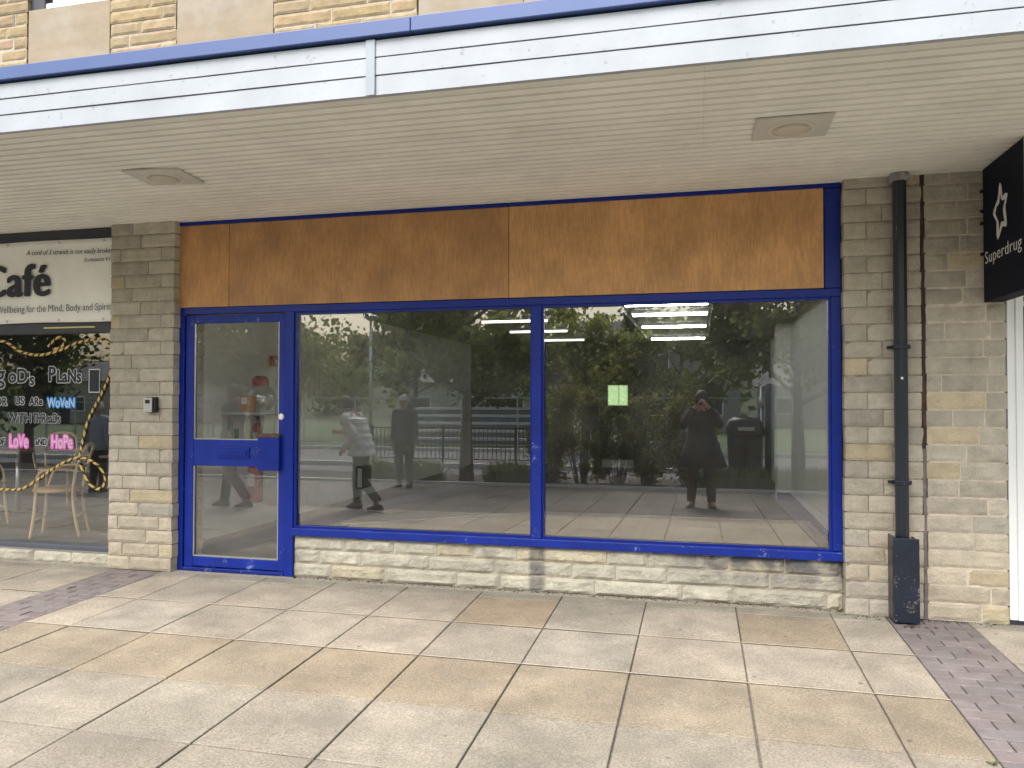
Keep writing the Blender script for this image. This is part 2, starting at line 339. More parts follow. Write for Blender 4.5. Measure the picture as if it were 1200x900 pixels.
# ------------------------------------------------------------------ stone walling
def courses(name, x0, x1, z0, z1, y, depth, mat, mort, parent, seed, hz=.1135, wl=(.2, .62), bulge=.010, rough=.006, gap=.0035,
            tone=lambda r, x, z: (1, 1, 1), pattern=None, mdepth=.006, fine=False, inner=True, skip=None):
    r = random.Random(seed); m = MB(); z = z0; row = 0; nrow = max(1, round((z1-z0)/hz)); hz = (z1-z0)/nrow
    for row in range(nrow):
        z = z0+row*hz; xs = [x0]
        if pattern: xs = [x0+(x1-x0)*p for p in pattern[row % len(pattern)]]
        else:
            x = x0-r.uniform(0, .25)
            while True:
                x += r.uniform(*wl)
                if x > x1-.09: break
                if x > x0+.09: xs.append(x)
            xs.append(x1)
        for i in range(len(xs)-1):
            a, b_ = xs[i]+gap, xs[i+1]-gap; c, d = z+gap*1.1, z+hz-gap*1.1
            if i == 0: a = xs[0]+r.uniform(-.006, .006)
            if i == len(xs)-2: b_ = xs[-1]+r.uniform(-.006, .006)
            if skip and skip((a+b_)/2, (c+d)/2): continue
            t = tone(r, (a+b_)/2, (c+d)/2); nx = max(3, int((b_-a)/.032)); nz = 5
            yo = r.uniform(-.003, .003); sd = r.uniform(0, 100); k = len(m.v)
            for iz in range(nz+1):
                for ix in range(nx+1):
                    u, v = ix/nx, iz/nz; X, Z = a+(b_-a)*u, c+(d-c)*v
                    eu = min(u*nx, (1-u)*nx, 1.); ev = min(v*nz, (1-v)*nz, 1.)
                    e = min(eu, ev)
                    nn = noise.fractal(Vector((X*9+sd, Z*13, sd)), 1., 2., 4)
                    off = -(bulge*e + rough*nn*(.35+.65*e)) + (.004 if e < .5 else 0)
                    jx = noise.noise(Vector((X*30, Z*30, sd)))*.0025
                    m.v.append((X+jx*(1 if 0 < ix < nx else .8), y+yo+off, Z+jx*.8))
            W = nx+1
            for iz in range(nz):
                for ix in range(nx): q = k+iz*W+ix; m.face((q, q+1, q+W+1, q+W), t)
            bk = len(m.v); ring = [k+i for i in range(W)]+[k+j*W+nx for j in range(1, nz+1)]+[k+nz*W+i for i in range(nx-1, -1, -1)]+[k+j*W for j in range(nz-1, 0, -1)]
            for q in ring: vx, vy, vz = m.v[q]; m.v.append((vx, y+depth, vz))
            for i2 in range(len(ring)): j2 = (i2+1) % len(ring); m.face((ring[j2], ring[i2], bk+i2, bk+j2), t)
    o = m.build(name, mat, parent)
    mm = MB(); mm.box(x0+.008, x1-.008, y+mdepth, y+depth-.004, z0, z1); mm.build('mortar_bed', mort, parent)
    return o
def tone_std(r, x, z):
    b = r.uniform(.86, 1.12); q = r.random()
    low = max(0, 1-z/1.0)
    if q < .07: return (1.10*b, 1.03*b, .86*b)
    if q < .22: return (.86*b, .86*b, .88*b)
    return ((1+.08*low)*b, (1+.03*low)*b, (1-.05*low)*b)
PA = [(0, .17, 1), (0, .55, 1), (0, .2, .80, 1), (0, .42, 1)]
PB = [(0, .34, 1), (0, .22, .8, 1), (0, .6, 1), (0, .15, .8, 1), (0, .47, 1)]
pr = empty('stone_pier', 'sandstone pier between the cafe window and the blue door', 'stone pier', (-4.61, .05, 0))
def rel(o, p): o.matrix_parent_inverse = Matrix.Translation(p.location).inverted(); return o
def kids(p):
    for o in list(COL.objects):
        if o.parent == p and o.matrix_parent_inverse == Matrix.Identity(4): rel(o, p)
courses('stonework', -4.925, -4.30, 0, 2.965, 0, .42, M['stone'], M['mortar_dark'], pr, 3, pattern=PB, tone=tone_std, bulge=.004, rough=.005, gap=.0042); kids(pr)
pr = empty('stone_pier', 'narrow sandstone pier right of the big window, behind the black downpipe', 'stone pier', (1.2, .05, 0))
courses('stonework', .962, 1.443, 0, 3.0, 0, .4, M['stone'], M['mortar_dark'], pr, 8, pattern=[(0, .3, 1), (0, .62, 1), (0, .3, .8, 1), (0, .5, 1)], tone=tone_std, bulge=.0025, rough=.005, gap=.0042); kids(pr)
pr = empty('stone_wall', 'sandstone wall between the brown joint and the white door post', 'stone wall', (1.7, .05, 0))
courses('stonework', 1.466, 1.943, 0, 3.0, 0, .4, M['stone'], M['mortar_pale'], pr, 21, wl=(.16, .45), tone=tone_std, bulge=.0025, rough=.005, gap=.0042); kids(pr)
m = MB()
for i in range(40):
    z = i*.075; q = rnd.uniform(-.003, .003); t = (1, 1, 1) if z > 1.1 else (3.2, 4.6, 5.2)
    if z > 1.1 and rnd.random() < .2: t = (1.6, 1.3, 1.2)
    m.box(1.443+q, 1.4655+q, .004, .05, z, z+.075, t)
tag(m.build('joint_sealant', M['rust']), 'reddish brown sealed movement joint running up the stone right of the downpipe', 'joint')

def tone_dwarf(r, x, z):
    b = r.uniform(.92, 1.1)
    if r.random() < .15: return (1.04*b, .99*b, .88*b)
    return (b, b, b*.98)
dw = empty('dwarf_wall', 'low cream rock-faced wall under the big blue windows, sooty stain at its middle', 'low wall', (-1.1, .15, 0))
do = courses('stonework', -3.222, .955, .0, .338, .108, .16, M['stone_pale'], M['mortar'], dw, 31, hz=.112, wl=(.28, .75), tone=tone_dwarf, bulge=.012, rough=.014); kids(dw)
# soot stains with a shape of their own on the dwarf wall
sm = M['stone_pale']; n = sm.node_tree.nodes; L = sm.node_tree.links; b = n['Principled BSDF']; src = b.inputs['Base Color'].links[0].from_socket
tc = n.new('ShaderNodeTexCoord'); sp = n.new('ShaderNodeSeparateXYZ'); L.new(tc.outputs['Object'], sp.inputs[0])
nz = n.new('ShaderNodeTexNoise'); nz.inputs['Scale'].default_value = 7; nz.inputs['Detail'].default_value = 6; L.new(tc.outputs['Object'], nz.inputs[0])
def mathn(op, a, b2, cl=False):
    q = n.new('ShaderNodeMath'); q.operation = op; q.use_clamp = cl
    for i, v in enumerate((a, b2)):
        if hasattr(v, 'links') or hasattr(v, 'is_linked'): L.new(v, q.inputs[i])
        else: q.inputs[i].default_value = v
    return q.outputs[0]
def band(xc, w, k):   # soft bump round xc
    d = mathn('ABSOLUTE', mathn('SUBTRACT', sp.outputs[0], xc), 0); return mathn('MULTIPLY', mathn('SUBTRACT', 1., mathn('DIVIDE', d, w), True), k, True)
zz = mathn('MULTIPLY', mathn('SUBTRACT', sp.outputs[2], .07), 4.2, True)
st = mathn('MAXIMUM', mathn('MULTIPLY', band(-1.19, .075, 2.6), mathn('ADD', nz.outputs[0], .15)), mathn('MULTIPLY', mathn('MULTIPLY', band(.62, .95, 2.6), zz), mathn('MULTIPLY', mathn('SUBTRACT', nz.outputs[0], .30), 4.2, True)))
st = mathn('MAXIMUM', st, mathn('MULTIPLY', mathn('MULTIPLY', band(-1.65, .3, 1.), zz), mathn('MULTIPLY', mathn('SUBTRACT', nz.outputs[0], .42), 3.4, True)))
mx = n.new('ShaderNodeMix'); mx.data_type = 'RGBA'; L.new(mathn('MULTIPLY', st, .95, True), mx.inputs[0]); L.new(src, mx.inputs[6]); mx.inputs[7].default_value = (.10, .10, .105, 1); L.new(mx.outputs[2], b.inputs['Base Color'])

# upper wall
uw = empty('upper_wall', 'warm sandstone upper storey wall above the canopy, with smooth stone panels under its windows', 'wall', (-2, .05, 3.3))
panels = [(-5.83, -4.97), (-4.295, -3.385), (-2.12, -1.28), (.2, 1.1)]
def tone_up(r, x, z): b_ = r.uniform(.9, 1.12); return (b_, b_*r.uniform(.96, 1.02), b_*r.uniform(.88, 1.02))
segs = [(-9, -5.845), (-4.96, -4.30), (-3.38, -2.13), (-1.27, .19), (1.11, 5)]
for i, (a, b_) in enumerate(segs): courses('stonework', a, b_, 3.31, 6.2, 0, .2, M['stone_up'], M['mortar_up'], uw, 50+i, hz=.107, wl=(.3, .62), tone=tone_up, bulge=.003, rough=.003, gap=.0045, mdepth=.006)
for (a, b_) in panels:
    top = 4.93 if a < -5 else (6.2 if a < -4 else 5.2)
    B('smooth_panel', M['stone_smooth'], uw, (a, b_, .004, .2, 3.31, top), bev=.004)
    if top < 6:
        win = B('window_frame', M['white_clean'], uw, (a, b_, .05, .12, top+.012, top+.07), (a+.0, a+.055, .05, .12, top+.07, 6.1), (b_-.055, b_, .05, .12, top+.07, 6.1), (a+.08, b_-.08, .06, .11, 5.52, 5.56), bev=.004)
        B('window_jamb', M['navy'], uw, (a-.0, a+.14, .035, .049, top+.013, 6.1))
        B('pane', M['glass_up'], win, (a+.055, b_-.055, .08, .086, top+.07, 6.1)); 
B('backing_wall', M['mortar'], uw, (-9, 5, .2, .4, 3.31, 6.4)); kids(uw)
for o in COL.objects:
    if o.name.startswith('pane'): o.matrix_parent_inverse = Matrix.Identity(4)

# ------------------------------------------------------------------ canopy
cp = empty('canopy', 'long white boarded canopy with blue top strip and grooved cream underside over the shopfronts', 'canopy', (-2, -1, 3.0))
XA, XB = -9.5, 4.6; YF = -2.11
JX = -1.567
def fasc(z0, z1, yo):
    m = MB()
    for (a, b_) in ((XA, JX-.001), (JX+.001, XB)):
        nseg = 60; rs = []
        for i in range(nseg+1):
            x = a+(b_-a)*i/nseg; w_ = .0025*noise.noise(Vector((x*1.7, z0*9, 2)))
            rs.append([(x, YF+yo+w_, z0+.003), (x, YF+.03, z0+.003), (x, YF+.03, z1-.003), (x, YF+yo+w_+.001, z1-.003)])
        m.rings(rs)
    return m
for i, (z0, z1, yo) in enumerate(((2.945, 3.045, 0), (3.045, 3.135, -.003), (3.135, 3.222, -.005))): fasc(z0, z1, yo).build('fascia_board', M['white'], cp)
B('fascia_backing', M['navy'], cp, (XA, XB, YF+.012, YF+.05, 2.96, 3.225))
B('joint_cover', M['white'], cp, (JX-.024, JX+.024, YF-.012, YF-.0085, 2.946, 3.221), bev=.001, t=(.82, .85, .88))
B('blue_strip', M['blue_strip'], cp, (XA, -1.352, YF-.03, YF+.12, 3.232, 3.305), (-1.349, XB, YF-.03, YF+.12, 3.232, 3.305), bev=.004)
B('canopy_roof', M['navy'], cp, (XA, XB, YF+.12, -.012, 3.24, 3.29))
m = MB(); prof = [(YF+.014, 2.958), (YF+.11, 2.958), (YF+.112, 2.962)]; y = YF+.116; pitch_b = .0845
while y < .2:
    prof += [(y, 2.964), (y+.006, 2.955), (y+pitch_b*.5, 2.954), (y+pitch_b-.020, 2.955), (y+pitch_b-.012, 2.964)]; y += pitch_b
prof += [(.24, 2.963), (.24, 2.99), (YF+.014, 2.99)]
XSEG = [XA, -7.2, -4.8, -2.4, 0.03, 2.4, XB]
nb = len(prof)
brn = random.Random(4)
for s_ in range(len(XSEG)-1):
    tn = {}
    a, b_ = XSEG[s_]+.0006, XSEG[s_+1]-.0006
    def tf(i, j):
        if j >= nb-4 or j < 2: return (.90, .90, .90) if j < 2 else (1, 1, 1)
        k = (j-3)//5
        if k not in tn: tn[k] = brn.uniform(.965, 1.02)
        q = tn[k]; return (q, q, q) if (j-3) % 5 in (1, 2) else (q*.80, q*.79, q*.77)  # groove faces tinted darker: shade between the boards put into the colour
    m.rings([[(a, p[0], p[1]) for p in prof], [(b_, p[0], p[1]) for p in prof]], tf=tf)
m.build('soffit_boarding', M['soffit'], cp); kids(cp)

def soffit_light(x, y, rz, label):
    e = empty('soffit_light', label, 'ceiling light', (x, y, 2.954), rz, 'square light plates in the canopy underside')
    B('plate', M['soffit'], e, (-.2, .2, -.17, .17, -.014, -.001), bev=.003, t=(.66, .65, .64))
    m = MB(); n_ = 28
    def ring(r, z): return [(r*math.cos(2*math.pi*j/n_), r*math.sin(2*math.pi*j/n_), z) for j in range(n_)]
    m.rings([ring(.125, -.0145), ring(.122, -.022), ring(.108, -.022), ring(.105, -.0145)], cap=False, t=(.75, .72, .68)); m.build('ring', M['soffit'], e)
    m = MB(); m.rings([ring(.088, -.0145), ring(.085, -.028), ring(.05, -.036)], t=(.62, .58, .53)); m.build('lens', M['soffit'], e)
soffit_light(.50, -1.165, 0, 'square cream light plate in the canopy underside, the near one above the bare window side')
soffit_light(-3.50, -1.15, R(7), 'square cream light plate in the canopy underside, set askew near the stone pier')

# ------------------------------------------------------------------ vacant shopfront
sf = empty('shopfront', 'royal blue timber shopfront with two big panes and a half glazed door', 'shopfront', (-1.7, .13, 0))
Y0, Y1 = .085, .175
f = MB()
f.box(-4.305, -4.255, Y0, Y1, 0, 2.225); f.box(-3.300, -3.222, Y0-.004, Y1, 0, 2.168)         # door frame
f.box(-4.255, -3.222, Y0-.003, Y1, 2.168, 2.224); f.box(-3.222, .958, Y0-.006, Y1, 2.165, 2.222)
f.box(.892, .958, Y0-.003, Y1, .406, 2.165)
f.build('frame', M['blue'], sf, bev=.004)
B('sill', M['blue_worn'], sf, (-3.222, .962, Y0-.022, Y1, .341, .402), bev=.005)
B('mullion', M['blue_worn'], sf, (-1.226, -1.154, Y0-.012, Y1, .403, 2.164), bev=.004)
B('glazing_bead', M['blue'], sf, (-3.221, -1.227, Y0+.012, Y0+.03, .4025, .418), (-1.153, .891, Y0+.012, Y0+.03, .4025, .418),
  (-3.221, -1.227, Y0+.012, Y0+.03, 2.146, 2.164), (-1.153, .891, Y0+.012, Y0+.03, 2.146, 2.164),
  (-3.221, -3.204, Y0+.012, Y0+.03, .418, 2.146), (.874, .891, Y0+.012, Y0+.03, .418, 2.146), (-1.153, -1.137, Y0+.012, Y0+.03, .418, 2.146), (-1.243, -1.227, Y0+.012, Y0+.03, .418, 2.146))
g1 = B('window_pane', M['glass'], sf, (-3.215, -1.232, .130, .136, .41, 2.16)); g2 = B('window_pane', M['glass'], sf, (-1.148, .885, .130, .136, .41, 2.16))
B('header_strip', M['blue'], sf, (-4.305, -1.41, Y0-.02, Y1, 2.925, 2.953), (-1.405, .958, Y0-.017, Y1, 2.925, 2.953), bev=.003)
B('side_panel', M['blue'], sf, (.853, .957, Y0-.001, Y1, 2.226, 2.922), bev=.003)
B('boarding_backing', M['navy'], sf, (-4.30, .852, Y0+.03, Y1, 2.226, 2.922))
# door
dr = MB(); DY0, DY1 = Y0+.014, Y0+.062
dr.box(-4.248, -4.168, DY0, DY1, .035, 2.158); dr.box(-3.366, -3.308, DY0, DY1, .035, 2.158)
dr.box(-4.168, -3.366, DY0+.002, DY1, 2.092, 2.156); dr.box(-4.168, -3.366, DY0+.002, DY1, .888, 1.108); dr.box(-4.168, -3.366, DY0+.002, DY1, .04, .122)
door = dr.build('door', M['blue_worn'], sf, bev=.004)
def sub(o): return o
B('letter_plate', M['blue'], door, (-3.93, -3.63, DY0-.010, DY0, .955, 1.045), (-3.905, -3.655, DY0-.016, DY0-.0105, .975, 1.025), bev=.003)
B('lock_box', M['blue'], door, (-3.53, -3.335, DY0-.045, DY0-.0, .862, 1.135), bev=.006); B('lock_box_cap', M['rust'], door, (-3.528, -3.337, DY0-.043, DY0, 1.1355, 1.165), bev=.004, t=(2.2, 2, 1.8))
m = MB(); n_ = 18
m.rings([[(-3.338+r*math.cos(2*math.pi*j/n_), DY0-.001-d, 1.305+r*math.sin(2*math.pi*j/n_)) for j in range(n_)] for r, d in ((.026, 0), (.027, .006), (.022, .012), (.008, .014))]); m.build('lock_cylinder', M['white_clean'], door, smooth=True)
B('upper_pane', M['glass_door'], door, (-4.165, -3.369, DY0+.024, DY0+.030, 1.11, 2.09)); B('lower_pane', M['glass_door'], door, (-4.165, -3.369, DY0+.024, DY0+.030, .125, .886))
B('pane_bead', M['silver'], door, (-4.167, -3.367, DY0+.006, DY0+.02, .1235, .134), (-4.167, -4.158, DY0+.006, DY0+.02, .135, .885), (-3.376, -3.367, DY0+.006, DY0+.02, .135, .885),
  (-4.167, -4.161, DY0+.006, DY0+.02, 1.11, 2.09), (-3.373, -3.367, DY0+.006, DY0+.02, 1.11, 2.09), (-4.16, -3.374, DY0+.006, DY0+.02, 1.109, 1.116))
B('threshold', M['blue_worn'], sf, (-4.253, -3.302, Y0-.01, Y1, .003, .033), bev=.004, t=(.7, .7, .7)); kids(sf)
def ply(x0, x1, t, label):
    m = MB(); m.box(x0, x1, Y0-.008, Y0+.006, 2.2265, 2.9235, t); o = m.build('plywood_board', M['ply'], bev=.0015)
    tag(o, label, 'plywood board', 'plywood boards above the blue shopfront')
ply(-4.298, -3.826, (1.2, 1.12, 1.02), 'short reddish brown plywood board above the blue door, beside the stone pier')
ply(-3.822, -1.410, (1.12, 1.08, 1.05), 'middle plywood board, longest, darker brown, above the left window pane')
ply(-1.405, .846, (1.36, 1.34, 1.28), 'lighter golden brown plywood board above the right window pane, ending at a blue panel')

# key safe
ks = empty('key_safe', 'small grey and black combination key box fixed to the stone pier', 'key safe', (-4.483, -.008, 1.40))
B('case', M['black'], ks, (-.038, .058, -.04, .0, -.066, .066), bev=.008); B('face_plate', M['silver'], ks, (-.056, .03, -.052, -.0405, -.062, .06), bev=.006)
B('dial_window', M['black'], ks, (-.035, .01, -.0535, -.0522, .012, .042)); B('mounting_plate', M['black'], ks, (-.03, .05, 0, .018, -.05, .05))

# downpipe
dp = empty('downpipe', 'black square downpipe on the right stone pier with a battered guard box below', 'downpipe', (1.3, -.05, 0))
def pipe(z0, z1, r=.039):
    m = MB(); pts = []
    k = .4
    sec = [(-1, -k), (-k, -1), (k, -1), (1, -k), (1, k), (k, 1), (-k, 1), (-1, k)]
    m.rings([[(1.298+r*a, -.062+r*b_, z) for a, b_ in sec] for z in (z0, z1)]); return m
M['pipepaint'] = mk('worn_black_pipe_paint', (.013, .019, .030), .38, .25, 5, (1, 1, .2), bump=.2, bscale=18, bdist=.006, tint=True, chips=((.25, .24, .24), 90, .43))
pipe(.50, 2.915).build('pipe', M['pipepaint'], dp)
m = pipe(2.905, 2.952, .055); m.box(1.245, 1.352, -.115, -.008, 2.90, 2.93); m.build('lead_collar', M['lead'], dp)
for z in (.905, 1.80): 
    m = MB(); m.box(1.25, 1.346, -.108, -.012, z-.012, z+.012); m.box(1.222, 1.250, -.03, -.012, z-.010, z+.010); m.box(1.346, 1.368, -.03, -.012, z-.010, z+.010); m.build('bracket', M['blackpaint'], dp, bev=.002)
gb = MB(); gb.box(1.222, 1.376, -.162, -.150, .012, .553); gb.box(1.222, 1.234, -.1495, -.006, .008, .56); gb.box(1.364, 1.376, -.1495, -.006, .008, .545)
gb.build('guard_box', M['blackpaint'], dp, bev=.003)
B('box_edge_rust', M['rust'], dp, (1.2195, 1.2215, -.152, -.144, .02, .50), (1.3762, 1.3778, -.155, -.15, .02, .40), t=(1.4, 1.2, 1.1))
m = MB(); m.rings([[(1.294+.008*math.cos(a*.785), -.1635, 1.60+.008*math.sin(a*.785)) for a in range(8)], [(1.294, -.1036, 1.60)]*8]); 
B('sticker', M['paper'], dp, (1.289, 1.303, -.1022, -.1012, 1.585, 1.60)); kids(dp)
B_litter = MB(); 
for i in range(9):
    x = 1.24+rnd.random()*.22; y = -.19-rnd.random()*.05; a = rnd.random()*3
    B_litter.quad((x, y, gz(y)+.004), (x+.025*math.cos(a), y+.02*math.sin(a), gz(y)+.006), (x+.02*math.cos(a+1), y+.02*math.sin(a+1), gz(y)+.014), (x+.01*math.cos(a+2), y+.01*math.sin(a+2), gz(y)+.008), (rnd.uniform(.8, 1.6),)*3)
tag(B_litter.build('leaf_litter', M['rust']), 'dry leaf scraps gathered at the foot of the black guard box', 'leaves', kind='stuff')

m = MB(); wr = random.Random(8)
for i in range(520):
    x = wr.uniform(-3.2, 1.9); y = (.095 if x < .95 else -.012)-abs(wr.gauss(0, .028)); sx, sy = wr.uniform(.002, .009), wr.uniform(.002, .006); q = wr.uniform(.3, 1.2)
    m.box(x, x+sx, y-sy, y, gz(min(y, -.001))+.001, gz(min(y, -.001))+wr.uniform(.003, .008), (q, q*.9, q*.75))
tag(m.build('wall_foot_grit', M['soil']), 'dark grit and crumbs gathered where the paving meets the wall', 'grit', kind='stuff')
for (x, y, lb) in ((.93, .06, 'tiny weed at the inner corner of the low wall and the pier'), (1.17, -2.02, 'tuft of weed in the joint beside the right brick paver band'), (-3.19, .06, 'tiny weed at the foot of the low wall beside the blue door')):
    m = MB()
    for j in range(26): a = wr.uniform(0, 6.28); l = wr.uniform(.010, .03); m.quad((x+.004*math.cos(a), y+.004*math.sin(a), gz(y)), (x+.006*math.cos(a+.5), y+.006*math.sin(a+.5), gz(y)), (x+l*math.cos(a+.2), y+l*math.sin(a+.2), gz(y)+l*.8), (x+l*.9*math.cos(a), y+l*.9*math.sin(a), gz(y)+l*.6))
    tag(m.build('weed', M['leaf']), lb, 'weed', 'weeds in the joints')
# ------------------------------------------------------------------ projecting sign
sg = empty('projecting_sign', 'black projecting shop sign with white outlined star, hung at right under the canopy', 'sign', (1.86, -.02, 2.5))
X0 = 1.80
B('sign_box', M['sign_black'], sg, (X0, X0+.115, -.70, -.045, 2.082, 2.948), bev=.004)
B('edge_trim', M['silver'], sg, (X0-.002, X0+.006, -.704, -.7005, 2.082, 2.948))
B('wall_plate', M['sign_black'], sg, (X0+.02, X0+.095, -.0445, -.012, 2.13, 2.90), bev=.003)
for z in (2.40, 2.60, 2.68, 2.81): m = MB(); m.tube([(X0+.022, -.03, z), (X0-.012, -.03, z)], .011, 8); m.build('bolt', M['black'], sg)
# outlined star, hand-drawn look; (u along -y from the wall, v up) on the face
out = [(.365, 2.760), (.392, 2.640), (.470, 2.655), (.425, 2.570), (.455, 2.435), (.392, 2.475), (.320, 2.375), (.322, 2.500), (.262, 2.575), (.300, 2.625), (.335, 2.640)]
sp_ = [Vector((X0-.004, -u+.02, 2.615+(v-2.575)*.86)) for u, v in out]
def densify(P, r=.22):
    res = []
    for i in range(len(P)):
        a, b_, c = P[i-1], P[i], P[(i+1) % len(P)]
        res += [b_+(a-b_)*r, b_+(a-b_)*.04+(c-b_)*.04, b_+(c-b_)*r]
    return res
P = densify(sp_); cen = sum(P, Vector())/len(P); m = MB(); k = len(P)
ribs = []
for i in range(k+1):
    p = P[i % k]; tdir = (P[(i+1) % k]-P[i-1 if i % k else k-1]).normalized(); nrm = Vector((0, -tdir.z, tdir.y)); wdt = .0115+.004*math.sin(i*1.3)
    ribs.append([p+nrm*wdt, p-nrm*wdt, p-nrm*wdt+Vector((.005, 0, 0)), p+nrm*wdt+Vector((.005, 0, 0))])
m.rings(ribs, cap=False); m.build('star_outline', M['sign_white'], sg)
me = text_mesh('Superdrug', .112, bold=-.0012, xs=1.16, space=1.08)
me.transform(Matrix(((0, 0, -1, X0-.0015), (-1, 0, 0, -.075), (0, 1, 0, 2.325), (0, 0, 0, 1))))
link('sign_lettering', me, M['sign_white'], sg); kids(sg)

# neighbouring shop at right
nsf = empty('white_shopfront', 'white framed shopfront edge at the right, with dark glass beside the post', 'shopfront', (2.0, .05, 0))
B('door_post', M['white_clean'], nsf, (1.948, 1.995, .006, .12, .03, 2.95), (1.995, 2.04, -.006, .12, .03, 2.95), bev=.003); B('door_post', M['white_clean'], nsf, (3.6, 3.68, -.006, .12, .03, 2.95), bev=.003)
B('top_rail', M['white_clean'], nsf, (2.041, 3.599, 0, .12, 2.5, 2.95), bev=.003)
B('base_rail', M['navy'], nsf, (1.95, 3.62, .01, .12, .0, .028))
B('pane', M['glass_cafe'], nsf, (2.041, 3.599, .05, .056, .03, 2.499)); B('interior_backing', M['cafe_wall'], nsf, (1.96, 3.7, 1.6, 1.7, 0, 2.9)); kids(nsf)

# ------------------------------------------------------------------ cafe front
cf = empty('cafe_shopfront', 'dark framed cafe window painted with lettering and a rope', 'shopfront', (-6, .13, 0))
B('frame', M['navy'], cf, (-9, -4.93, .09, .17, 2.035, 2.135), (-9, -4.93, .07, .17, 2.853, 2.952), (-4.985, -4.93, .10, .165, .16, 2.034), (-8.2, -8.12, .10, .165, .16, 2.034), bev=.004)
B('sill', M['navy'], cf, (-9, -4.93, .075, .17, .118, .158), bev=.004, t=(2.6, 2.7, 2.5)); B('fascia_backing', M['navy'], cf, (-9, -4.93, .11, .16, 2.136, 2.852))
B('sill_edge', M['pale_concrete'], cf, (-9, -4.93, .072, .10, .1185-.012, .1175), t=(.5, .52, .55))
cg = B('window_pane', M['glass_cafe'], cf, (-8.12, -4.986, .14, .146, .16, 2.034))
B('painted_lamp_line', M['yellow'], cf, (-5.70, -5.16, .082, .0895, 2.078, 2.090))  # gleam of an interior strip light, painted as a pale yellow bar
YG = .1385
def wtext(name, body, size, mat, x, z, rot=0, **k): return put_text(name, body, size, mat, cf, x, YG, z, rot, **k)
def outlined(body, size, x, z, xs=1, rot=0, fill='paint_black', edge='paint_white', bo=.009, bi=.003, ybias=0, space=1.0):
    put_text('painted_outline', body, size, M[edge], cf, x, YG, z, rot, bold=bo, xs=xs, ext=.0004, space=space)
    put_text('painted_lettering', body, size, M[fill], cf, x, YG-.0022, z, rot, bold=bi, xs=xs, ext=.0004, space=space)
outlined('g', .23, -6.27, 1.60, .9, bo=.011, bi=.005)
outlined('oD', .175, -6.14, 1.60, .95, bo=.011, bi=.005); outlined("'s", .155, -5.93, 1.575, .9, bo=.011, bi=.005)
outlined('P', .185, -5.70, 1.61, .85, bo=.011, bi=.005); outlined('LaNs', .16, -5.61, 1.60, .80, bo=.011, bi=.005)
outlined('FOR', .105, -6.33, 1.39, .9, bo=.009, bi=.0035); outlined('US', .095, -6.06, 1.40, .9, bo=.009, bi=.0035); outlined('ARe', .095, -5.90, 1.395, .85, bo=.009, bi=.0035)
outlined('WoVeN', .12, -5.705, 1.375, .72, edge='paint_blue', fill='paint_white', bo=.011, bi=0)
outlined('WiTH', .12, -6.14, 1.235, .85, bo=.007, bi=.003); outlined('THReaDs', .12, -5.86, 1.235, .62, bo=.007, bi=.003)
outlined('OF', .085, -6.26, 1.03, .85, bo=.009, bi=.0035); outlined('LoVe', .165, -6.12, 1.01, .60, edge='paint_pink', fill='paint_white', bo=.014, bi=0)
outlined('aND', .08, -5.83, 1.035, .80, bo=.009, bi=.003); outlined('HoPe', .165, -5.66, 1.01, .62, edge='paint_pink', fill='paint_white', bo=.014, bi=0)
B('notice_outline', M['paint_white'], cf, (-5.265, -5.150, YG-.0005, YG+.0005, 1.505, 1.715)); B('notice_card', M['paint_black'], cf, (-5.257, -5.155, YG-.0018, YG-.0008, 1.513, 1.707))
rp1 = [(-6.9, 1.80), (-6.6, 1.86), (-6.357, 1.948), (-6.242, 1.978), (-6.145, 1.96), (-6.001, 1.88), (-5.784, 1.846), (-5.535, 1.897), (-5.398, 1.948), (-5.173, 1.983), (-5.066, 1.951), (-5.02, 1.867), (-5.035, 1.679), (-5.139, 1.468), (-5.253, 1.279), (-5.313, 1.089), (-5.356, .899)]
rp2 = [(-6.9, .70), (-6.6, .64), (-6.333, .613), (-6.218, .624), (-5.98, .631), (-5.794, .721), (-5.61, .833), (-5.428, .913), (-5.293, .923), (-5.157, .865), (-5.085, .777), (-5.084, .702), (-5.154, .655), (-5.245, .705), (-5.309, .809), (-5.356, .899)]
rp3 = [(-5.70, 1.92), (-5.60, 2.0), (-5.52, 1.98), (-5.56, 1.91), (-5.65, 1.90)]
rp4 = [(-6.33, .62), (-6.235, .70), (-6.235, .80), (-6.30, .86)]
m = MB()
for rp in (rp1, rp2, rp3, rp4):
    pts = smooth_pts([(x, YG-.008, z) for x, z in rp], 10); q = [pts[0]]; acc = 0
    fine = []
    for i in range(len(pts)-1):
        Ls = (pts[i+1]-pts[i]).length; k = max(1, int(Ls/.007))
        for j in range(k): fine.append(pts[i].lerp(pts[i+1], j/k))
    m.tube(fine, .0125, 8, tf=lambda i, j: (1, 1, 1) if ((i+j*1.0) % 8) < 4.6 else (.03, .03, .03))
for v in range(len(m.v)): x, y, z = m.v[v]; m.v[v] = (x, YG-.0065+(y-(YG-.008))*.45, z)
m.build('rope_trim', M['rope'], cf, smooth=True); kids(cf)
cpl = empty('plinth_wall', 'very low pale stone plinth under the cafe window', 'low wall', (-7, .1, 0))
courses('stonework', -9, -4.935, 0, .106, .075, .12, M['stone_pale'], M['mortar'], cpl, 77, hz=.106, wl=(.25, .55), tone=tone_dwarf, bulge=.008, rough=.012); kids(cpl)
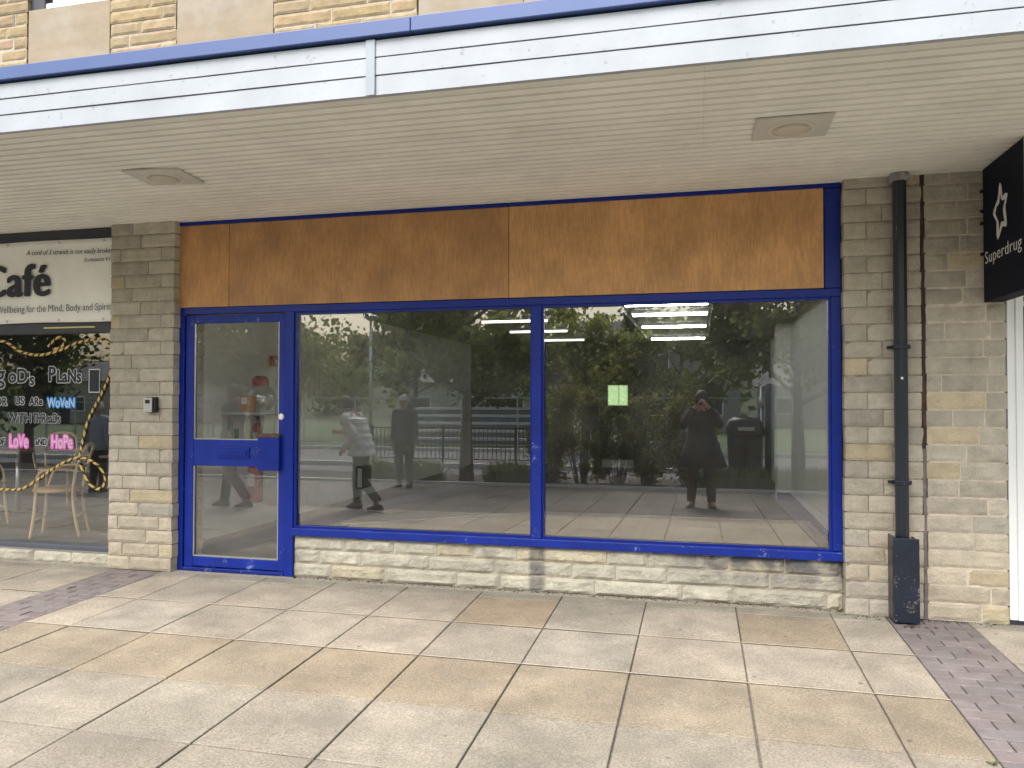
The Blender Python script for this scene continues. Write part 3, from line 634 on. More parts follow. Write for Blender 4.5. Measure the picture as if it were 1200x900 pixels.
# banner
bn = empty('banner', 'white cafe banner sheet with bold black lettering, stretched above the cafe window', 'banner', (-6.5, .05, 2.5))
m = MB(); nx, nz = 90, 16; x0, x1, z0, z1 = -8.6, -4.945, 2.128, 2.86; k = 0
for iz in range(nz+1):
    for ix in range(nx+1):
        u, v = ix/nx, iz/nz; X = x0+(x1-x0)*u; Z = z0+(z1-z0)*v+.006*math.sin(X*5.2)*abs(v-.5)
        sag = .010*noise.noise(Vector((X*2.2, Z*3-X*1.2, 1)))+.006*noise.noise(Vector((X*7+Z*6, Z*4, 3)))
        m.v.append((X, .064+sag*math.sin(math.pi*v)**.5 if 0 < v < 1 else .064, Z))
for iz in range(nz):
    for ix in range(nx): q = iz*(nx+1)+ix; m.face((q, q+1, q+nx+2, q+nx+1))
sheet = m.build('sheet', M['banner'], bn, smooth=True); md = sheet.modifiers.new('thickness', 'SOLIDIFY'); md.thickness = .002; md.offset = 1
YB = .046
put_text('banner_lettering', 'Café', .41, M['ink'], bn, -5.60, YB, 2.372, bold=.005, boldx=.017, xs=.95, space=1.05, align='RIGHT')
put_text('banner_lettering', 'A cord of 3 strands is not easily broken', .062, M['ink'], bn, -4.945, YB, 2.722, rot=R(1.0), xs=.92, shear=.25, align='RIGHT')
put_text('banner_lettering', 'Ecclesiastes 4:12', .048, M['ink'], bn, -4.95, YB, 2.655, xs=.92, shear=.25, align='RIGHT')
put_text('banner_lettering', 'Wellbeing for the Mind, Body and Spirit', .088, M['ink_grey'], bn, -4.965, YB, 2.225, xs=.86, align='RIGHT')
for x in (-5.05, -5.52, -6.08, -6.7, -7.4):
    for z in (2.838, 2.148):
        m = MB(); m.rings([[(x+r*math.cos(a*.785), YB+.012+d, z+r*math.sin(a*.785)) for a in range(8)] for r, d in ((.012, .006), (.012, 0), (.005, 0), (.005, .004))]); m.build('eyelet', M['silver'], bn)
kids(bn)

# ------------------------------------------------------------------ empty shop interior
LX, RX, BY, CZ = -4.45, 1.285, 9.2, 2.55
m = MB(); m.quad((LX, .18, .004), (3.2, .18, .004), (3.2, BY, .004), (LX, BY, .004)); setting('shop_floor', m, M['carpet'])
m = MB(); v0 = len(m.v); m.v += [(-3.30, .4, .008), (1.283, .4, .008), (1.283, 4.06, .008), (-2.0, 4.02, .008), (-3.9, 2.6, .008)]; m.face((0, 1, 2, 3, 4)); setting('vinyl_floor_area', m, M['vinyl'])
m = MB(); m.box(-2.0, 1.28, 4.062, 4.085, .006, .013); 
m.rings([[(-4.0, 2.551, .006), (-4.0, 2.551, .013), (-4.012, 2.57, .013), (-4.012, 2.57, .006)], [(-2.0, 4.062, .006), (-2.0, 4.062, .013), (-2.01, 4.082, .013), (-2.01, 4.082, .006)]])
setting('floor_edge_trim', m, M['white_clean'])
m = MB()
for i in range(9): y = .42+i*1.22; m.box(LX-.1, LX, y, y+1.214, 0, CZ, t=(rnd.uniform(.95, 1.03),)*3) if y < BY else None
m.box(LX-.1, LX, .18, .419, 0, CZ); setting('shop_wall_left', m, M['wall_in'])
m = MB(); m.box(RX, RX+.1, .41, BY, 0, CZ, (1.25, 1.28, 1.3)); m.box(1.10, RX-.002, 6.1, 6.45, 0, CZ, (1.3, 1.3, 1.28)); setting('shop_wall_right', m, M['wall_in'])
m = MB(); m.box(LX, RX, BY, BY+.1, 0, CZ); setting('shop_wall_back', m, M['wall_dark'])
m = MB(); m.box(LX, LX+.012, .5, BY, .004, .14); m.box(RX-.012, RX-.001, .5, 6.09, .004, .10); m.box(1.09, RX-.013, 6.087, 6.0985, .004, .11); setting('skirting', m, M['skirt'])
m = MB(); m.box(LX-.1, RX+.1, .25, BY, CZ, CZ+.08); m.box(LX-.1, RX+.1, .18, .249, 2.2, CZ+.08); setting('shop_ceiling', m, M['ceil_in'])
M['tube_dim'] = mk('dim_fluorescent_tube', (.8, .8, .8), .5, 0, tint=False, emit=((1, .98, .92), 1.2))
def fitting(x0, x1, y, label, dim=False):
    e = empty('strip_light', label, 'ceiling light', ((x0+x1)/2, y, CZ), 0, 'fluorescent strip lights in the empty shop'); hw = (x1-x0)/2
    B('housing', M['white_clean'], e, (-hw, hw, -.05, .05, -.03, -.001)); m = MB(); m.tube([(-hw+.02, 0, -.045), (hw-.02, 0, -.045)], .016, 8); m.build('tube', M['tube_dim' if dim else 'tube'], e, smooth=True)
names = ['nearest to the window, over the right pane', 'second from the window over the right pane', 'third from the window over the right pane', 'farthest of the row over the right pane']
for i, y in enumerate((3.05, 4.1, 5.75, 8.0)): fitting(-.82, .12, y, 'glowing strip light on the shop ceiling, '+names[i])
names = ['nearest, seen by the mullion', 'middle one, seen by the mullion', 'farthest, seen by the mullion']
for i, y in enumerate((4.5, 6.1, 7.9)): fitting(-2.9, -1.95, y, 'dim strip light on the shop ceiling, left side, '+names[i], True)
B_ = MB(); B_.box(-.90, -.87, 2.9, 8.6, CZ-.05, CZ-.001); B_.box(.15, .18, 2.9, 8.6, CZ-.05, CZ-.001); tag(B_.build('ceiling_track', M['black']), 'pair of dark rails on the shop ceiling framing the strip lights', 'rail')
bd = empty('back_door', 'dark door at the back of the empty shop with a small bright window and pale kick plate', 'door', (-1.5, BY, 0))
B('leaf', M['wall_dark'], bd, (-.36, .34, -.05, -.002, .01, 2.05), t=(.5, .5, .5)); B('frame', M['wall_dark'], bd, (-.42, -.362, -.06, -.001, 0, 2.1), (.342, .40, -.06, -.001, 0, 2.1), (-.42, .40, -.06, -.001, 2.101, 2.16), t=(.8, .8, .8))
B('kick_plate', M['silver'], bd, (-.31, .29, -.058, -.051, .15, .30))
ow = B('window_opening', M['paper'], bd, (-.20, .19, -.056, -.0505, 1.33, 1.73))
mo = mk('garden_view_glow', (.35, .5, .2), .4, .6, 7, (3, 1, 1), tint=False, emit=((.50, .72, .36), .55)); B('window', mo, bd, (-.185, .175, -.064, -.057, 1.345, 1.715))  # daylight from outside is put in as a weak green glow of the pane
m = MB(); m.box(.01, .022, -.068, -.0645, 1.345, 1.715); m.build('glazing_bar', M['paper'], bd)
m = MB(); m.box(-4.22, -3.35, .30, 1.45, .0045, .022); tag(m.build('door_mat', mk('coir_mat', (.018, .018, .02), .95, .3, 30, bump=.8, bscale=120, tint=False), bev=.004), 'dark doormat on the floor just inside the blue door', 'doormat')
# wall items
def wall_item(name, label, cat, y, z): return empty(name, label, cat, (LX+.014, y, z), 0)
def extinguisher(loc, label):
    e = empty('fire_extinguisher', label, 'fire extinguisher', loc, 0, 'fire extinguishers inside the empty shop')
    m = MB(); lathe(m, [(.001, 0), (.07, .002), (.075, .02), (.075, .36), (.06, .41), (.025, .44), (.022, .47)], (0, 0, 0), 18); m.build('tank', M['red'], e, smooth=True)
    e.scale = (.66, .66, .66) if loc[2] > .6 else (1, 1, 1)
    B('label_band', M['paper'], e, (-.04, .04, -.0785, -.0765, .16, .29)); m = MB(); m.box(-.02, .02, -.03, .03, .47, .52); m.box(-.012, .012, -.10, .02, .52, .54); m.box(-.012, .012, -.09, .0, .49, .502); m.build('valve', M['black'], e, bev=.003)
    m = MB(); m.tube(smooth_pts([(0.02, -.02, .49), (.08, -.04, .46), (.1, -.04, .34), (.09, -.04, .16)], 5), .010, 8); m.build('hose', M['black'], e, smooth=True)
ex_ = extinguisher((LX+.07, 1.42, .92), 'red fire extinguisher on the shop wall, seen through the upper door pane'); extinguisher((LX+.12, 1.30, .42), 'red fire extinguisher hung low, seen through the lower door pane')
e = wall_item('hose_bracket_box', 'dark red box on the shop wall above the lower extinguisher', 'box', 1.32, .82); B('case', M['red'], e, (0, .16, -.16, .2, 0, .12), bev=.01); B('lid', M['black'], e, (0, .17, -.165, .205, .121, .15), bev=.005)
e = wall_item('alarm_point', 'small square red alarm box high on the wall inside the door', 'alarm', 1.77, 1.80); B('case', M['red'], e, (0, .05, -.05, .05, 0, .11), bev=.005); B('button', M['paper'], e, (.0505, .054, -.02, .02, .03, .07))
e = wall_item('safety_sign', 'narrow green and white safety notice on the wall beside the extinguisher', 'sign', 1.12, 1.06); B('board', M['paper'], e, (0, .006, -.05, .05, -.02, .26)); B('green_panel', M['green'], e, (.0065, .008, -.04, .04, .0, .10))
e = wall_item('wall_box', 'black-edged steel dispenser box on the pale wall behind the left pane', 'box', 3.99, .26); B('case', M['black'], e, (0, .10, -.14, .14, 0, .30), bev=.006); B('face', M['wall_in'], e, (.03, .09, -.147, -.1405, .02, .27)); m = MB(); m.box(.04, .07, -.10, -.05, -.16, -.001); m.build('pull_tab', M['paper'], e)
e = wall_item('socket_plate', 'small white electrical socket low on the pale wall', 'socket', 2.62, .28); B('plate', M['white_clean'], e, (0, .012, -.07, .07, 0, .09), bev=.003)
e = empty('wall_shelf', 'narrow white shelf on the wall inside the blue door, with a jar on it', 'shelf', (LX+.014, 1.3, 1.30)); B('board', M['white_clean'], e, (0, .30, -.42, .42, .0, .022), bev=.003)
for yy_ in (-.3, .3): B('bracket', M['silver'], e, (0, .22, yy_-.01, yy_+.01, -.02, -.002), (0, .012, yy_-.01, yy_+.01, -.16, -.021))
e = empty('display_globe', 'clear dispenser jar with red lid on the white wall shelf', 'jar', (LX+.19, 1.27, 1.3225)); m = MB(); lathe(m, [(.06, 0), (.13, .05), (.15, .13), (.13, .22), (.08, .26)], (0, 0, 0)); m.build('bowl', M['glass_up'], e, smooth=True); m = MB(); lathe(m, [(.085, .262), (.08, .33), (.04, .36)], (0, 0, 0)); m.build('lid', M['red'], e, smooth=True)
e = empty('carton', 'orange and white carton on the wall shelf beside the jar', 'carton', (LX+.22, 1.0, 1.3225)); B('box_body', mk('orange_card', (.6, .22, .06), .6, tint=False), e, (-.05, .05, -.06, .06, 0, .16)); B('box_label', M['paper'], e, (-.03, .03, -.0625, -.0605, .08, .14))

# ------------------------------------------------------------------ cafe interior
FZ = .128
m = MB()
for i in range(60):
    y = .18+i*.14; q = rnd.uniform(.8, 1.15); m.box(-12, -4.56, y, y+.136, .02, FZ, (q, q, q))
setting('cafe_floor', m, M['cafe_floor'])
m = MB(); m.box(-12, -4.56, 8.6, 8.7, 0, 2.9); m.box(-12.1, -12, .18, 8.6, 0, 2.9); m.box(-4.655, -4.56, .43, 8.6, 0, 2.9); setting('cafe_wall', m, M['cafe_wall'])
m = MB(); m.box(-12, -4.56, .18, 8.6, 2.8, 2.9); setting('cafe_ceiling', m, M['cafe_wall'])
def chair(proto_label):
    e = empty('cafe_chair', proto_label, 'chair', (0, 0, FZ), 0, 'bentwood chairs in the cafe')
    m = MB(); lathe(m, [(.01, .43), (.205, .43), (.215, .445), (.205, .46), (.01, .457)], (0, 0, 0), 24); m.build('seat', M['wood'], e, smooth=True)
    for sx in (-1, 1):
        m = MB(); m.tube(smooth_pts([(sx*.155, -.14, .43), (sx*.165, -.155, .2), (sx*.175, -.18, 0)], 5), .014, 8); m.build('front_leg', M['wood'], e, smooth=True)
        m = MB(); m.tube(smooth_pts([(sx*.17, .24, 0), (sx*.16, .19, .25), (sx*.165, .18, .46), (sx*.18, .22, .68), (sx*.15, .27, .84)], 5), .015, 8); m.build('rear_leg', M['wood'], e, smooth=True)
        m = MB(); m.tube(smooth_pts([(sx*.178, .2, .64), (sx*.24, .05, .66), (sx*.235, -.09, .62), (sx*.19, -.14, .45)], 6), .012, 8); m.build('armrest', M['wood'], e, smooth=True)
    m = MB(); m.tube(smooth_pts([(-.15, .27, .84), (-.08, .285, .875), (0, .29, .885), (.08, .285, .875), (.15, .27, .84)], 5), .016, 8); m.build('back_rail', M['wood'], e, smooth=True); m = MB(); m.tube([(-.16, .215, .66), (0, .235, .665), (.16, .215, .66)], .014, 8); m.build('lower_back_rail', M['wood'], e, smooth=True)
    
    for yy_, zz_ in ((-.16, .17), (.21, .2)): m = MB(); m.tube([(-.166, yy_, zz_), (.166, yy_, zz_)], .010, 8); m.build('stretcher', M['wood'], e, smooth=True)
    return e
def copy_tree(o, parent=None):
    c = o.copy(); COL.objects.link(c)
    if parent: c.parent = parent
    for ch in o.children: copy_tree(ch, c)
    return c
c0 = chair('pale bentwood armchair nearest the cafe glass, its legs clear of the rope'); c0.location = (-6.05, .62, FZ); c0.rotation_euler.z = R(-62)
for (x, y, a, lb) in ((-7.35, 1.0, 150, 'bentwood armchair at the left edge of the cafe window, behind the looped rope'), (-6.35, 2.25, 170, 'bentwood armchair farther in, at the far side of the small table'), (-7.9, 2.5, 30, 'bentwood armchair farther in at the left, in the dim cafe')):
    c = copy_tree(c0); c.location = (x, y, FZ); c.rotation_euler.z = R(a); c['label'] = lb
def table(x, y, lb):
    e = empty('cafe_table', lb, 'table', (x, y, FZ), 0, 'small tables in the cafe')
    B('table_top', M['wood_top'], e, (-.36, .36, -.36, .36, .715, .74), bev=.006); m = MB(); m.cyl((0, 0), .03, .02, .714, 14); m.build('pedestal', M['silver'], e, smooth=True)
    m = MB(); m.box(-.26, .26, -.03, .03, 0, .02); m.box(-.03, .03, -.26, -.031, 0, .02); m.box(-.03, .03, .031, .26, 0, .02); m.build('foot', M['black'], e, bev=.004)
table(-5.62, 1.42, 'small square wooden table inside the cafe beside the nearest chair'); table(-7.7, 1.75, 'small square wooden table at the left of the cafe, half out of view')

# ------------------------------------------------------------------ party structure so the rooms stay dark
m = MB(); m.box(-12.1, 5, .41, 9.4, 3.05, 3.2); m.box(3.7, 3.8, .2, 9.3, 0, 3.05); setting('floor_slab', m, M['mortar'])

# ------------------------------------------------------------------ what stands behind the camera (mirrored in the glass)
def leaf_cloud(m, cen, rx, ry, rz_, n, size, rng, base=(1, 1, 1), clumps=26):
    cl = []
    for i in range(clumps):
        while True:
            p = Vector((rng.uniform(-1, 1), rng.uniform(-1, 1), rng.uniform(-1, 1)))
            if .25 < p.length < 1: break
        cl.append((p, rng.uniform(.18, .38), rng.uniform(.55, 1.5)))
    for i in range(n):
        p, r_, br = cl[rng.randrange(clumps)]
        q = p+Vector((rng.gauss(0, 1), rng.gauss(0, 1), rng.gauss(0, .8)))*r_*.5
        P_ = Vector((cen[0]+q.x*rx, cen[1]+q.y*ry, cen[2]+q.z*rz_)); s = size*rng.uniform(.6, 1.4)
        a = Vector((rng.gauss(0, 1), rng.gauss(0, 1), rng.gauss(0, 1))).normalized(); b_ = a.orthogonal().normalized()*s*.5; a = a*s
        v = br*rng.uniform(.8, 1.2); t = (base[0]*v*rng.uniform(.9, 1.2), base[1]*v, base[2]*v)
        k = len(m.v); m.v += [tuple(P_-a*.5), tuple(P_+b_), tuple(P_+a*.5), tuple(P_-b_)]; m.face((k, k+1, k+2, k+3), t)
def tree(loc, h, trunk_h, r, n, size, label, base=(1, 1, 1), seed=1, lean=0, group='trees in the planting and beyond the road'):
    rng = random.Random(seed); e = empty('tree', label, 'tree', loc, 0, group); t0 = h*.022+.03
    m = MB(); top = Vector((lean, 0, h*.86)); pts = smooth_pts([(0, 0, -.1), (lean*.2, .03, trunk_h*.5), (lean*.45, -.02, trunk_h), top], 4); nn = len(pts)
    m.tube(pts, [t0*(1.25-1.1*i/nn) for i in range(nn)], 10)
    for i in range(11):
        z = trunk_h*(.85)+(h*.8-trunk_h*.85)*i/11; a = i*2.4+rng.uniform(-.3, .3); l = r*rng.uniform(.6, .95)*(1-.35*i/11); x0 = lean*z/h
        m.tube(smooth_pts([(x0, 0, z), (x0+l*.5*math.cos(a), l*.5*math.sin(a), z+l*.25), (x0+l*math.cos(a), l*math.sin(a), z+l*.6)], 4), [t0*.42*(1-.09*j) for j in range(9)], 6)
    m.build('trunk', M['bark'], e, smooth=True)
    m = MB(); leaf_cloud(m, (lean*.7, 0, (trunk_h+h)/2+.1), r, r, (h-trunk_h)/2*1.1, n, size, rng, base, 34); m.build('crown', M['leaf'], e)
tree((-4.74, -9.6, -.25), 4.9, 1.9, 2.0, 6500, .12, 'slim young tree in the planting bed with a clear straight trunk', (.95, 1, .9), 3)
tree((2.1, -11.9, -.36), 5.0, 2.0, 2.1, 7000, .12, 'spreading dark leafed tree behind the litter bin', (.85, .85, .9), 4)
tree((-3.9, -21.0, -.36), 4.7, 1.3, 2.1, 6000, .17, 'round light green tree across the road, directly beyond the tall shrubs', (1.9, 1.75, 1.5), 5)
tree((-.6, -22.0, -.36), 4.9, 1.4, 1.9, 5000, .16, 'mid green tree across the road to the right of the round one', (1.5, 1.45, 1.2), 6)
tree((-11.5, -12.5, -.36), 5.0, 2.2, 2.2, 1900, .13, 'open crowned tree at the left of the plaza, sky showing through', (1.1, 1.05, .9), 7)
tree((-14.0, -31.0, -.36), 6.6, 2.5, 3.4, 6500, .25, 'tall dark tree near the terraces', (.8, .85, .8), 8)
tree((-20.0, -26.0, -.36), 6.0, 2.5, 3.2, 6000, .24, 'broad tree left of the terraces', (1.2, 1.15, 1), 9)
tree((-2.8, -33, -.36), 6.6, 1.0, 1.1, 4500, .2, 'narrow dark conifer in front of the grey houses', (.45, .55, .6), 10)
tree((6.0, -24, -.36), 7.2, 2, 3.0, 6000, .2, 'large tree at the far right end of the road', (1, 1, .8), 11)
tree((-17.6, -11.2, -.36), 6.8, 1.2, 2.0, 6500, .14, 'dense dark evergreen beside the plaza facing the cafe', (.5, .6, .6), 12)
tree((-8.8, -27.5, -.36), 6.2, 1.6, 2.4, 5000, .2, 'olive green tree behind the stepped terraces', (1.3, 1.2, 1), 13)
def shrub(x, y, h, r, n, label, base, seed):
    rng = random.Random(seed); e = empty('shrub', label, 'shrub', (x, y, -.25), 0, 'shrubs in the planting bed')
    m = MB()
    for i in range(12): a = rng.uniform(0, 6.28); q = rng.uniform(.2, .8)*r; m.tube([(q*.3*math.cos(a), q*.3*math.sin(a), 0), (q*.8*math.cos(a), q*.8*math.sin(a), h*.5), (q*math.cos(a), q*math.sin(a), h*.85)], [.014, .010, .004], 5)
    m.build('stems', M['bark'], e); m = MB(); leaf_cloud(m, (0, 0, h*.53), r, r*.8, h*.52, n, .07, rng, base, 30); m.build('foliage', M['leaf'], e)
shr = [(-3.0, 1.5, .55, 'tall feathery shrub at the left end of the bed clump', (1.6, 1.45, 1)), (-2.3, 1.9, .6, 'tallest shrub of the bed clump, brownish green', (1.5, 1.25, .9)), (-1.6, 1.6, .6, 'dark bushy shrub in the middle of the bed clump', (.9, 1, .8)), (-.95, 1.75, .6, 'olive shrub just left of the photographer in the glass', (1.4, 1.2, .8)), (-.25, 1.7, .5, 'thin shrub right behind the photographer', (1.2, 1.1, .8)), (-12.6, 1.4, .7, 'wide low shrub at the far left end of the bed', (1.2, 1.2, .9))]
for i, (x, h, r, lb, bs) in enumerate(shr): shrub(x, -9.6, h, r, 2600, lb, bs, 30+i)
for i, (x, lb) in enumerate(((-6.6, 'low grassy clump near the standing man'), (-5.6, 'low grassy clump left of the slim tree'), (-3.75, 'low spiky clump right of the slim tree'), (.45, 'low clump in front of the litter bin'), (1.25, 'low clump beside the dark pole'), (2.1, 'low clump at the right end of the bed'))):
    rng = random.Random(60+i); e = empty('low_plant', lb, 'plant', (x, -9.3, -.25), 0, 'low plants along the bed edge'); m = MB()
    for j in range(900):
        a = rng.uniform(0, 6.28); q = rng.uniform(0, .45); l = rng.uniform(.2, .5); bx, by = q*1.1*math.cos(a), q*.6*math.sin(a); lx, ly = rng.uniform(-.15, .15), rng.uniform(-.15, .15); w_ = .008; v = rng.uniform(.6, 1.5)
        m.quad((bx-w_, by, 0), (bx+w_, by, 0), (bx+lx*.6+w_*.7, by+ly*.6, l*.7), (bx+lx, by+ly, l), (v, v*1.05, v*.9))
    m.build('blades', M['leaf'], e)
# bin and pole
e = empty('litter_bin', 'black litter bin with domed hood behind the low plants', 'litter bin', (.86, -9.55, -.25)); m = MB(); n_ = 20
m.loft([(0, 0, 0, .27, .22), (0, 0, .05, .31, .26), (0, 0, 1.0, .34, .29)], 20); m.build('body', M['black'], e, bev=.004)
m = MB(); m.loft([(0, 0, 1.005, .36, .31), (0, 0, 1.06, .37, .32), (0, 0, 1.28, .34, .29), (0, 0, 1.36, .24, .2), (0, 0, 1.385, .08, .06)], 20); m.build('hood', M['black'], e, smooth=True)
B('opening_plate', M['silver'], e, (-.15, .15, .315, .335, 1.12, 1.19), bev=.003)
e = empty('bollard_post', 'dark slim post with pale band beside the litter bin', 'post', (1.30, -9.45, -.25)); m = MB(); m.cyl((0, 0), .085, 0, 2.0, 16); m.build('post', M['navy'], e, smooth=True); m = MB(); m.cyl((-.15, 0), .025, 0, 1.95, 12); m.cyl((-.15, 0), .045, 1.55, 1.75, 12); m.build('pale_pipe', M['silver'], e, smooth=True)
# railing along the road
def railing(x0, x1, y, z0, h, label, step=.12, mat='black', bars=True):
    e = empty('railing', label, 'railing', (x0, y, z0)); L_ = x1-x0
    m = MB(); m.box(0, L_, -.015, .015, h-.03, h); m.box(0, L_, -.012, .012, .1, .125); m.build('rails', M[mat], e)
    m = MB(); x = 0
    while x <= L_+.01: m.box(x-.022, x+.022, -.022, .022, 0, h+.05); x += 2.0
    m.build('posts', M[mat], e)
    if bars:
        m = MB(); x = step
        while x < L_: m.box(x-.008, x+.008, -.008, .008, .131, h-.041); x += step
        m.build('bars', M[mat], e)
railing(-8.6, -3.4, -13.5, -.24, .95, 'black vertical bar railing behind the slim young tree')
railing(-26, 6, -19.6, -.24, 1.75, 'long pale two-rail barrier along the far side of the road', mat='silver', bars=False)
railing(-22, -11, -14.2, -.24, 1.6, 'pale open handrail at the left of the plaza', mat='silver', bars=False)
# terraces, houses, hill
m = MB()
for i in range(5): m.box(-12.5+i*.1, -5.2, -26.5, -23.6-i*.55, -.4+i*.30, -.4+(i+1)*.30-.10, (.35, .35, .36)); m.box(-12.5+i*.1, -5.2, -26.5, -23.55-i*.55, -.4+(i+1)*.30-.099, -.4+(i+1)*.30)
setting('stepped_terrace', m, M['pale_concrete'])
def house(x, y, w_, d_, h, rh, rz, label, col=(1, 1, 1)):
    e = empty('house', label, 'house', (x, y, -.4), R(rz), 'houses beyond the road')
    B('wall', M['render'], e, (-w_/2, w_/2, -d_/2, d_/2, 0, h), t=col); m = MB(); o_ = .3
    a = [(-w_/2-o_, -d_/2-o_, h), (w_/2+o_, -d_/2-o_, h), (w_/2+o_, d_/2+o_, h), (-w_/2-o_, d_/2+o_, h), (-w_/2-o_, 0, h+rh), (w_/2+o_, 0, h+rh)]
    m.v += a
    for f_ in ((0, 1, 5, 4), (2, 3, 4, 5), (3, 0, 4), (1, 2, 5), (0, 3, 2, 1)): m.face(f_)
    rf = m.build('roof', M['roof'], e); B('chimney', M['render'], rf, (w_*.25, w_*.25+.6, -.3, .3, h+rh*.5, h+rh+.7), t=(.6, .5, .45))
    nw = max(2, int(w_/2.6))
    for i in range(nw):
        cx = -w_/2+(i+.5)*w_/nw
        for zb in ([.9] if h < 4 else [.9, 3.3]): f_ = B('window', M['white_clean'], e, (cx-.55, cx+.55, d_/2, d_/2+.04, zb, zb+1.15)); B('pane', M['cafe_wall'], f_, (cx-.47, cx+.47, d_/2+.041, d_/2+.05, zb+.08, zb+1.07))
    f_ = B('door', M['navy'], e, (-w_/2+.1, -w_/2+.95, d_/2, d_/2+.05, 0, 2.0)); B('handle', M['silver'], f_, (-w_/2+.2, -w_/2+.24, d_/2+.051, d_/2+.09, 1, 1.12))
house(-13.5, -42, 9, 6, 2.9, 1.6, 3, 'low house with slate roof behind the terraces', (1.1, 1.1, 1.1)); house(-2.5, -42, 9, 6, 4.6, 2.1, -6, 'grey two storey house with slate roof straight across the road', (.75, .75, .78)); house(9, -50, 10, 7, 2.7, 1.6, 5, 'pale house with slate roof at the far right', (.8, .8, .78)); house(-42, -46, 10, 7, 3.2, 1.6, -4, 'cream house with slate roof far left behind the trees', (.9, .88, .8))
def hz(x, y):
    s = max(0., min(1., (-y-50)/55.)); s = s*s*(3-2*s); return -.42+s*(8.2+2.5*noise.noise(Vector((x*.016, 3, 0)))+max(-5.5, min(1, (x+50)*.1)))+.9*s*noise.noise(Vector((x*.06, y*.06, 0)))
m = MB(); NX, NY = 80, 16
for j in range(NY+1):
    for i in range(NX+1): x = -230+i*5; y = -50-j*5; m.v.append((x, y, hz(x, y)))
for j in range(NY):
    for i in range(NX): q = j*(NX+1)+i; m.face((q, q+NX+1, q+NX+2, q+1))
setting('hill', m, M['hill'], smooth=True)
m = MB(); rng = random.Random(99)
for i in range(420):
    x = rng.uniform(-150, 60); y = rng.uniform(-108, -56); z = hz(x, y); s = rng.uniform(2.0, 3.4); v = rng.uniform(.5, 1.4)
    for k_ in range(70):
        q = Vector((rng.gauss(0, .5), rng.gauss(0, .5), rng.gauss(.5, .4)))*s; a = Vector((rng.gauss(0, 1), rng.gauss(0, 1), rng.gauss(0, 1))).normalized(); b_ = a.orthogonal().normalized()*.35; a = a*.7; P_ = Vector((x, y, z))+q
        c_ = v*rng.uniform(.75, 1.25); kk = len(m.v); m.v += [tuple(P_-a*.6), tuple(P_+b_), tuple(P_+a*.6), tuple(P_-b_)]; m.face((kk, kk+1, kk+2, kk+3), (c_*1.05, c_, c_*.9))
o = m.build('hillside_wood', M['leaf']); tag(o, 'distant wood covering the hillside, seen mirrored in the windows', 'woodland', kind='stuff')
e = empty('lamp_post', 'tall slim pale lamp post by the terraces', 'lamp post', (-13.0, -23.2, -.36)); m = MB(); m.tube([(0, 0, 0), (0, 0, 2.4), (0, 0, 5.0)], [.09, .07, .05], 10); m.build('pole', M['silver'], e, smooth=True); m = MB(); m.loft([(0, 0, 5.0, .1, .1), (0, 0, 5.15, .3, .3), (0, 0, 5.22, .25, .25)], 14); m.build('lamp_head', M['silver'], e, smooth=True)

